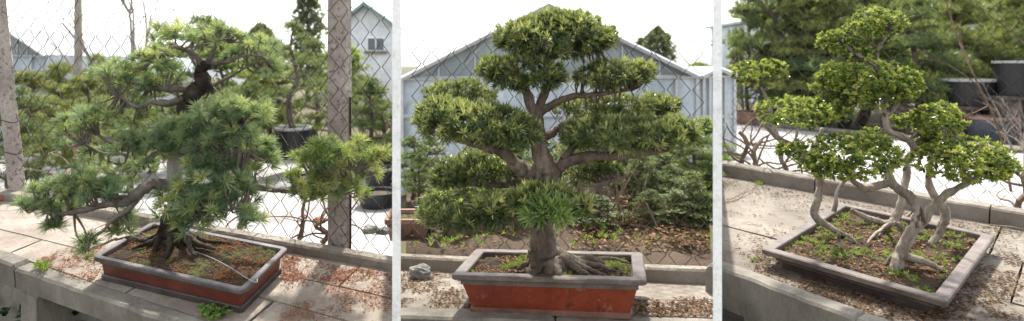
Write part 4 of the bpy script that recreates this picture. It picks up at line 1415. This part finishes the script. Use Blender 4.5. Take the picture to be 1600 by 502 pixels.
put('dark', 1240, 10.0, 'dark pine low behind the left leaf clouds', 1.0, 4.0)
put('olive', 1190, 16.0, 'olive tree in the back row at the left end of the right bay', 1.0, 1.2, zsc=2.2)
put('dark', 1262, 17.0, 'dark pine in the back row above the far left leaf cloud', 2.3, 3.6)
put('olive_b', 1240, 18.5, 'olive tree in the back row left of the topmost leaf cloud', 2.4, 5.1)
put('olive', 1290, 19.0, 'yellowish tree in the back row just left of the topmost leaf cloud', 2.5, .6)
put('olive_b', 1395, 19.0, 'yellowish tree in the back row just right of the topmost leaf cloud', 2.5, 2.3)
put('dark', 1440, 18.0, 'dark tree in the back row left of the bare sapling top', 2.4, 4.4)
put('olive', 1500, 20.0, 'tall olive tree in the back row behind the bare sapling top', 2.1, 5.9)
put('dark', 1550, 18.0, 'dark tree in the back row between the black basin and the right edge', 1.9, 1.9)
put('olive_b', 1600, 19.5, 'olive tree in the back row at the upper right corner', 2.0, 3.0)
put('light', 1380, 12.0, 'pale green loose tree behind the right side of the largest leaf cloud', 1.2, .3)
put('dark', 1535, 15.5, 'dark green tree directly behind the black basin', 1.2, 5.0)
put('dark', 1270, 8.6, 'small dark pine close behind the bent left trunk and its leaf clouds', .62, 2.5)
for n_, o in list(protos.items()):
    if n_ not in used:
        copyl = list(o.children)
        for c in copyl: bpy.data.objects.remove(c)
        bpy.data.objects.remove(o)

random.seed(5)
# leafy shrub with broad light leaves, left of the middle pot
t = thing('broadleaf_shrub', 'young shrub with broad light green leaves behind the fence left of the orange-red pot', 'shrub', bed_pt(700, 4.35))
mb, mf = MB(), MB()
for i in range(9):
    b0 = bed_pt(random.uniform(685, 720), 4.3 + random.uniform(-.1, .15))
    tp = b0 + V((random.uniform(-.22, .22), random.uniform(-.12, .12), random.uniform(.18, .44)))
    pp = tube(mb, [b0, b0.lerp(tp, .5) + rdir() * .03, tp], [.006, .004, .002], 5, 4, .3)
    for p in pp[3:]:
        rosette(mf, p, (V((0, 0, 1)) + rdir() * .5).normalized(), .075, .030, 4, random.uniform(.4, 1), .5, 1.4)
mb.build('stems', TWIG, t)
mf.build('foliage', BG_C, t)
# dry upright stems
t = thing('dry_stems', 'clump of dry upright brown stems behind the right half of the orange-red pot', 'dead shrub', bed_pt(945, 4.5))
mb = MB()
for i in range(46):
    b0 = bed_pt(random.gauss(945, 22), 4.5 + random.uniform(-.2, .2))
    tp = b0 + V((random.uniform(-.20, .26), random.uniform(-.1, .1), random.uniform(.25, .52)))
    tube(mb, [b0, b0.lerp(tp, .5) + rdir() * .03, tp], [.005, .004, .0015], 5, 3, .3)
mb.build('stems', TWIG, t)
mb = MB()
scatter_quads(mb, lambda: bed_pt(random.gauss(1000, 30), 4.3) + V((0, 0, random.uniform(.02, .22))), 160, .06, .014)
mb.build('dead_leaves', LITTER_B, t)
# reddish cane leaning on the fence
mb = MB()
tube(mb, [W(1010, 318, 4.2), W(1025, 350, 4.18), W(1036, 380, 4.15)], [.006, .006, .005], 6, 3, .2)
tag(mb.build('cane', TWIG), 'short leaning brown cane right of the dry stems', 'cane')


# bare tree behind the left pine and other winter trees
def bare_tree(px, y, H, label, seed, stems=5, name='bare_tree', r0=.07, lean=.35, depth=4, zb=GROUND):
    random.seed(seed)
    base = V(((px - PX0) / F * y, y, zb))
    t = thing(name, label, 'tree', base)
    mb, mt = MB(), MB()
    def grow(p, d, L, r, lv):
        q = [p]
        for i in range(4):
            d = (d + rdir() * .16 + V((0, 0, .05))).normalized()
            q.append(q[-1] + d * L / 4)
        tube(mb if lv == 0 else mt, q, [r * (1 - .13 * i) for i in range(5)], 6 if lv < 2 else 4, 2, .1)
        if lv < depth:
            for i in range(random.randint(3, 4)):
                s = q[random.randint(1, 4)]
                nd = (d + rdir() * .65).normalized()
                grow(s, nd, L * random.uniform(.5, .7), r * .45, lv + 1)
    for i in range(stems):
        grow(base, V((random.uniform(-lean, lean), random.uniform(-.15, .15), 1)).normalized(), H * .55, r0 * random.uniform(.6, 1), 0)
    mb.build('trunk', BG_BARK_L, t)
    mt.build('branches', BG_BARK_L, t)
    return t
BG_BARK_L = rough_surface('pale_winter_bark', [(0.20, 0.17, 0.15), (0.30, 0.26, 0.23), (0.38, 0.34, 0.31)], 5, 20, .3)
bare_tree(212, 14.0, 6.2, 'leafless pale tree with several upright stems behind the upper left of the pine', 3, 4, r0=.06, lean=.16)
bare_tree(575, 12.4, 2.3, 'tangle of bare branches low behind the fence right of the thick post', 8, 6, 'bare_shrub', .03, .9, 3)
bare_tree(602, 12.9, 2.1, 'bare twiggy shrub at the right end of the pine bay above the black tubs', 9, 5, 'bare_shrub', .028, .8, 3)
bare_tree(1165, 15.2, 3.2, 'leafless spreading shrub at the upper left of the right fence', 12, 4, 'bare_shrub', .03, .7, 3, RG - .05)
bare_tree(1590, 10.2, 1.3, 'leafless twiggy shrub at the right edge above the kerb', 13, 4, 'bare_shrub', .022, .8, 3, RG - .05)


bare_tree(1270, 13.8, 1.0, 'low leafless twigs beside the pale pavement behind the left leaf clouds', 14, 5, 'bare_shrub', .02, .9, 3, RG - .05)
# far conifers: narrow dense crowns
def far_tree(px, y, H, wid, label, seed, mat=FAR):
    random.seed(seed)
    base = V(((px - PX0) / F * y, y, GROUND))
    t = thing('conifer_tree', label, 'tree', base, 'far conifers')
    mb, mf = MB(), MB()
    tube(mb, [base, base + V((0, 0, H * .5)), base + V((0, 0, H * .97))], [.16, .10, .02], 6, 3, .05)
    for i in range(1000):
        f = random.random() ** .8
        rr = wid * max(.02, 1 - abs(2 * f - .95) ** 2.2) ** .5 * (.75 + .35 * noise.noise(V((f * 9, seed, 0)))) * random.uniform(.3, 1.0)
        a = random.uniform(0, 6.283)
        p = base + V((math.cos(a) * rr, math.sin(a) * rr, H * (.12 + .88 * f)))
        tuft(mf, p, (V((math.cos(a), math.sin(a), .5))).normalized(), .28, 7, .05, random.random(), 1.2)
    mb.build('trunk', BG_BARK, t)
    mf.build('crown', mat, t)
far_tree(481, 34, 6.4, 1.3, 'tall grey-green conifer against the sky left of the thick post', 31)
far_tree(408, 34, 4.4, 1.5, 'dull green tree top against the sky above the right side of the pine', 32)
far_tree(1028, 40, 4.6, 1.5, 'grey-green conifer above the right greenhouse roof slope', 33)
far_tree(1002, 44, 4.0, 1.1, 'smaller grey-green conifer left of the taller one above the greenhouse roof', 34)
far_tree(1092, 46, 2.2, 2.0, 'low pale shrub top showing over the valley between the two greenhouse roofs', 35, BG_C)
far_tree(335, 30, 4.2, 2.0, 'hazy tree behind the top of the pine', 36)


# nursery pots
def round_pot(px, y, ztop, r, h, label, rim=True, mat=BLACK_PL, rimm=PALE_RIM, zb=None):
    base = V(((px - PX0) / F * y, y, ztop - h))
    t = thing('nursery_pot', label, 'plant pot', base, 'round nursery pots behind the fences')
    n = 28
    def lathe(prof, m, name):
        mb = MB()
        vs, fs = [], []
        for rr, z in prof:
            vs += [base + V((rr * math.cos(2 * math.pi * i / n), rr * math.sin(2 * math.pi * i / n), z)) for i in range(n)]
        for j in range(len(prof) - 1):
            for i in range(n):
                a_, b_ = j * n + i, j * n + (i + 1) % n
                fs.append((a_, b_, b_ + n, a_ + n))
        mb.add(vs, fs)
        return mb.build(name, m, t, smooth=False)
    lathe([(0.01, 0), (r * .80, 0), (r * .90, h * .5), (r * .97, h - .05)], mat, 'tub')
    lathe([(r * .97, h - .05), (r * 1.03, h - .045), (r * 1.04, h), (r * .94, h), (r * .93, h - .06)], rimm if rim else mat, 'rim')
    lathe([(r * .93, h - .06), (r * .4, h - .03), (0.01, h - .02)], EARTH, 'soil_fill')
    return t
round_pot(457, 12.0, -1.24, .37, .62, 'wide black pot with a pale rim holding the open many-branched pine')
round_pot(590, 9.2, -1.92, .30, .33, 'black tub on the pale pavement at the lower right behind the thick post', rim=False)
round_pot(596, 10.8, -1.85, .32, .38, 'black tub just behind the lower one at the right of the pine bay', rim=False)
round_pot(612, 12.5, -1.82, .30, .40, 'small black tub farthest back at the right end of the pine bay', rim=False)
round_pot(478, 10.4, -1.9, .28, .30, 'black tub left of the thick post on the pavement', rim=False)
round_pot(340, 9.5, -1.9, .3, .3, 'black tub half hidden behind the pine trunk', rim=False)
round_pot(1518, 12.0, -.30, .46, .52, 'wide black basin with a pale rim among the trees on the right')
round_pot(1594, 11.4, .06, .40, .66, 'tall black pot with a pale rim at the right edge')
round_pot(1300, 14.6, -.72, .50, .78, 'black basin half hidden left of the largest leaf cloud')
round_pot(1548, 11.3, -.98, .38, .52, 'dark blue-grey glazed jar behind the fence on the right', rim=True, mat=JAR, rimm=TERRA)
round_pot(1175, 14.9, -1.16, .42, .34, 'clay pot far back at the left of the right bay', rim=False, mat=TERRA)


def stand(px, y, ztop, w, d, label):
    base = V(((px - PX0) / F * y, y, RG - .03))
    mb = MB()
    h = ztop - base.z
    for sx in (-1, 1):
        box(mb, base + V((sx * w * .36, 0, h / 2 - .03)), .14, d * .8, h - .06)
    box(mb, base + V((0, 0, h - .03)), w, d, .06)
    tag(mb.build('pot_stand', BG_BARK), label, 'stand', 'wooden pot stands')
stand(1518, 12.0, -.825, .9, .7, 'dark wooden stand under the wide black basin')
stand(1594, 11.4, -.605, .8, .7, 'dark wooden stand under the tall black pot at the right edge')

# ------------------------------------------------------------------ buildings
yg = 10.2
def GP(px, py, dy=0.0):
    return W(px, py, yg) + V((0, dy, 0))


def greenhouse(label, pl, pe, pp_, pr, depth, mids, name='greenhouse', transom=232 - 40, split=None):
    """gabled glass house facing the camera: left eave, peak, right eave in photo pixels"""
    L0, R0 = GP(*pl), GP(*pr)
    K0 = GP(*pp_)
    t = thing(name, label, 'greenhouse', V((K0.x, K0.y, GROUND)), 'greenhouses behind the middle fence')
    g = lambda p: V((p.x, p.y, GROUND))
    D = V((0, depth, 0))
    mb = MB()
    mb.add([g(L0), g(R0), V((R0.x, R0.y, L0.z - .0)), V((L0.x, L0.y, L0.z))], [(0, 1, 2, 3)])
    mb.add([g(L0), L0, L0 + D, g(L0) + D, g(R0), R0, R0 + D, g(R0) + D], [(0, 1, 2, 3), (7, 6, 5, 4)])
    mb.build('wall_sheet', SHEET, t)
    mb = MB()
    mb.add([L0 + V((0, .003, .02)), R0 + V((0, .003, .02)), K0 + V((0, .003, 0))], [(0, 1, 2)])
    mb.build('gable_sheet', SHEET_D, t)
    mb = MB()
    e = .10
    for P0, P1 in ((L0, K0), (K0, R0)):
        ov = V((0, -.12, 0))
        vs = [P0 + ov, P1 + ov, P1 + D, P0 + D]
        mb.add(vs + [v + V((0, 0, .03)) for v in vs], [(0, 1, 2, 3), (7, 6, 5, 4), (0, 4, 5, 1), (1, 5, 6, 2), (2, 6, 7, 3), (3, 7, 4, 0)])
    mb.build('roof', SHEET_D, t)
    mb = MB()
    def bar(a_, b_, w=.045, off=-.03):
        tube(mb, [V(a_) + V((0, off, 0)), V(b_) + V((0, off, 0))], [w / 2] * 2, 4, 1, 0)
    bar(L0, K0, .085, -.13); bar(K0, R0, .085, -.13); bar(L0, R0, .07)
    zt = -(transom - PY0) / F * yg
    bar(V((L0.x, L0.y, zt)), V((R0.x, R0.y, zt)), .06)
    for f in mids:
        x = L0.x + (R0.x - L0.x) * f
        bar(V((x, L0.y, GROUND)), V((x, L0.y, L0.z)), .06, -.035)
    for f in (.25, .5, .75):
        for s0, s1 in ((L0, K0), (R0, K0)):
            p = s0.lerp(s1, f)
            bar(p, V((p.x, p.y, L0.z)), .03, -.02)
    mb.build('frame', STEEL, t)
    # trusses seen through the dusty gable: diagonal struts on its inside face, set proud of the sheet
    for f0, f1 in ((.1, .35), (.35, .6), (.6, .85)):
        for s0, s1 in ((L0, K0), (R0, K0)):
            mb = MB()
            a_ = s0.lerp(s1, f1)
            b_ = V((s0.x + (K0.x - s0.x) * f0, s0.y, L0.z))
            tube(mb, [a_ + V((0, -.012, -.04)), b_ + V((0, -.012, 0))], [.012] * 2, 4, 1, 0)
            mb.build('strut', SHEET, t)
    return t


greenhouse('large gabled greenhouse of milky sheeting behind the middle tree', (629, 123), None, (856, 8), (1088, 120), 9, (0, .13, .27, .41, .55, .69, .83, .93, 1), transom=182)
greenhouse('second greenhouse whose roof just starts at the right end of the middle fence', (1089.5, 120), None, (1118, 107), (1147, 118), 8, (0, .16, .33, .5, .75, 1), transom=182)
# grey sill boards, lean-to at left
yg = 16.0
greenhouse('blue-grey glasshouse gable at the far left behind the leaning post', (-90, 88), None, (12, 46), (75, 88), 6, (0, .3, .6, .85, 1), name='glasshouse', transom=110)
mb = MB()
t = thing('long_shed', 'long low glazed shed roof running behind the left nursery trees', 'shed', W(190, 100, 18))
p0, p1 = W(60, 94, 18), W(322, 94, 18)
q = [V((p0.x, 18, GROUND)), V((p1.x, 18, GROUND)), V((p1.x, 21, GROUND)), V((p0.x, 21, GROUND))]
hexa(mb, q + [V((v.x, v.y, p0.z - .3)) for v in q])
mb.build('wall', HOUSE, t)
mb = MB()
z = p0.z
mb.add([V((p0.x, 17.8, z - .36)), V((p1.x, 17.8, z - .36)), V((p1.x, 19.5, z + .05)), V((p0.x, 19.5, z + .05)), V((p1.x, 21.2, z - .36)), V((p0.x, 21.2, z - .36))],
       [(0, 1, 2, 3), (3, 2, 4, 5)])
mb.build('roof', TEALG, t)
mb = MB()
for i in range(9):
    f = i / 8
    x = p0.x + (p1.x - p0.x) * f
    tube(mb, [V((x, 17.78, z - .34)), V((x, 19.5, z + .08))], [.035] * 2, 4, 1, 0)
mb.build('roof_ribs', STEEL, t)

# white house with a green gable
yh = 24
t = thing('white_house', 'white house with a green-edged gable and one window, right of the thick post', 'house', W(570, 100, yh))
def HP(px, py, dy=0): return W(px, py, yh) + V((0, dy, 0))
hl, hr, hk = HP(528, 44), HP(617, 44), HP(570, 10)
g = lambda p: V((p.x, p.y, GROUND))
mb = MB()
D = V((0, 2.2, 0))
hexa(mb, [g(hl), g(hr), g(hr) + D, g(hl) + D, hl, hr, hr + D, hl + D])
mb.add([hl, hr, hk, hl + D, hr + D, hk + D], [(0, 1, 2), (5, 4, 3)])
mb.build('wall', HOUSE, t)
mb = MB()
for P0, P1 in ((hl + (hl - hk) * .12, hk), (hk, hr)):
    ov = V((0, -.35, .0))
    vs = [P0 + ov, P1 + ov, P1 + D, P0 + D]
    mb.add([v + V((0, 0, .01)) for v in vs] + [v + V((0, 0, .16)) for v in vs], [(0, 3, 2, 1), (4, 5, 6, 7), (0, 1, 5, 4), (1, 2, 6, 5), (2, 3, 7, 6), (3, 0, 4, 7)])
mb.build('roof', GREENROOF, t)
def win(x0, x1, y0_, y1):
    a_, b_ = HP(x0, y0_), HP(x1, y1)
    m1 = MB()
    box(m1, ((a_.x + b_.x) / 2, a_.y - .02, (a_.z + b_.z) / 2), b_.x - a_.x, .06, a_.z - b_.z)
    w_ = m1.build('window', WHITE_P, t)
    m1 = MB()
    box(m1, ((a_.x + b_.x) / 2, a_.y - .07, b_.z - .05), b_.x - a_.x + .16, .16, .07)
    m1.build('sill', CONC, w_)
    for i in range(2):
        m2 = MB()
        ww = (b_.x - a_.x)
        box(m2, (a_.x + ww * (.27 + .46 * i), a_.y - .055, (a_.z + b_.z) / 2 - .02), ww * .38, .03, (a_.z - b_.z) * .78)
        m2.build('pane', DARKGLASS, w_)
win(573, 602, 57, 80)
win(535, 550, 57, 80)

# pale building far behind the right bay
def shed_block(px0, px1, py0, y, d, label, mat=HOUSE):
    a_, b_ = W(px0, py0, y), W(px1, py0, y)
    t = thing('pale_building', label, 'building', V(((a_.x + b_.x) / 2, y, GROUND)), 'pale buildings behind the right bay')
    mb = MB()
    q = [V((a_.x, y, GROUND)), V((b_.x, y, GROUND)), V((b_.x, y + d, GROUND)), V((a_.x, y + d, GROUND))]
    hexa(mb, q + [V((v.x, v.y, a_.z)) for v in q])
    mb.build('wall', mat, t)
    mb = MB()
    c = (V((a_.x, y, a_.z)) + V((b_.x, y + d, a_.z))) / 2
    box(mb, c + V((0, 0, .055)), b_.x - a_.x + .4, d + .4, .1)
    mb.build('roof', TEALG, t)
    n = max(2, int((b_.x - a_.x) / 2.2))
    for i in range(n):
        x = a_.x + (b_.x - a_.x) * (i + .5) / n
        mb = MB()
        box(mb, (x, y - .01, GROUND + 1.9), 1.0, .06, 1.1)
        w_ = mb.build('window', TEALG, t)
        mb = MB()
        box(mb, (x, y - .05, GROUND + 1.9), .04, .04, 1.1)
        mb.build('mullion', WHITE_P, w_)
shed_block(1212, 1290, 30, 22, 6, 'pale bluish building seen between trees at the upper left of the right bay', SHEET)
shed_block(1330, 1480, 8, 30, 6, 'pale building glimpsed behind the topmost leaf cloud', HOUSE)
shed_block(1480, 1760, -4, 34, 6, 'long pale building far behind the black basin', SHEET)

# utility pole
mb = MB()
pb = W(122, 100, 13.0)
tube(mb, [V((pb.x + .03, pb.y, GROUND)), V((pb.x + .01, pb.y, -.3)), V((pb.x - .01, pb.y, 3.2))], [.085, .078, .065], 12, 3, 0)
tag(mb.build('utility_pole', POSTM), 'tall thin concrete pole rising above the olive trees on the left', 'pole')
# small white meter tall post near bed: rear terrace rail in the right bay
mb = MB()
p0, p1 = at_level(1123, 192, RG), at_level(1600, 242, RG)
tube(mb, [V((p0.x, p0.y, RG + .05)), V((p1.x, p1.y, RG + .05))], [.09, .09], 4, 1, 0)
tag(mb.build('far_kerb', CONC_SIDE), 'low grey kerb along the far side of the pale pavement in the right bay', 'kerb')

# ivy under the left bench
mb = MB()
for _ in range(1700):
    px, y = random.uniform(-90, 260), random.uniform(3.6, 5.2)
    x = (px - PX0) / F * y
    p = V((x, y, GROUND + random.random() ** 1.5 * .55 + .03))
    rosette(mb, p, (V((0, -.6, 1)) + rdir() * .5).normalized(), .05, .045, 4, random.random(), .4, 1.4)
kind(mb.build('ivy_ground_cover', IVY), 'stuff')

# ------------------------------------------------------------------ world, sun
w = bpy.data.worlds.new('World')
scn.world = w
w.use_nodes = True
wt = w.node_tree
bg = wt.nodes['Background']
sky = wt.nodes.new('ShaderNodeTexSky')
sky.sky_type = 'NISHITA'
sky.sun_disc = False
SUN_EL, SUN_AZ = R(60), R(4)          # azimuth from +Y towards +X
sky.sun_elevation = SUN_EL
sky.sun_rotation = SUN_AZ
sky.air_density = 1.2
sky.dust_density = 2.0
sky.ozone_density = 1.0
bg.inputs[1].default_value = 0.15
hs = wt.nodes.new('ShaderNodeHueSaturation')
hs.inputs['Saturation'].default_value = 0.22
hs.inputs['Value'].default_value = 1.25
wt.links.new(sky.outputs[0], hs.inputs['Color'])
wt.links.new(hs.outputs[0], bg.inputs[0])
sd = bpy.data.lights.new('sun', 'SUN')
sd.energy = 4.0
sd.angle = R(3)
sd.color = (1, .955, .88)
so = bpy.data.objects.new('sun', sd)
C.objects.link(so)
dirv = V((math.sin(SUN_AZ) * math.cos(SUN_EL), math.cos(SUN_AZ) * math.cos(SUN_EL), math.sin(SUN_EL)))
so.rotation_euler = dirv.to_track_quat('Z', 'Y').to_euler()
scn.view_settings.view_transform = 'Standard'
scn.view_settings.look = 'None'
scn.view_settings.exposure = 1.2
scn.view_settings.gamma = 1
scn.cycles.max_bounces = 8
scn.cycles.transparent_max_bounces = 8
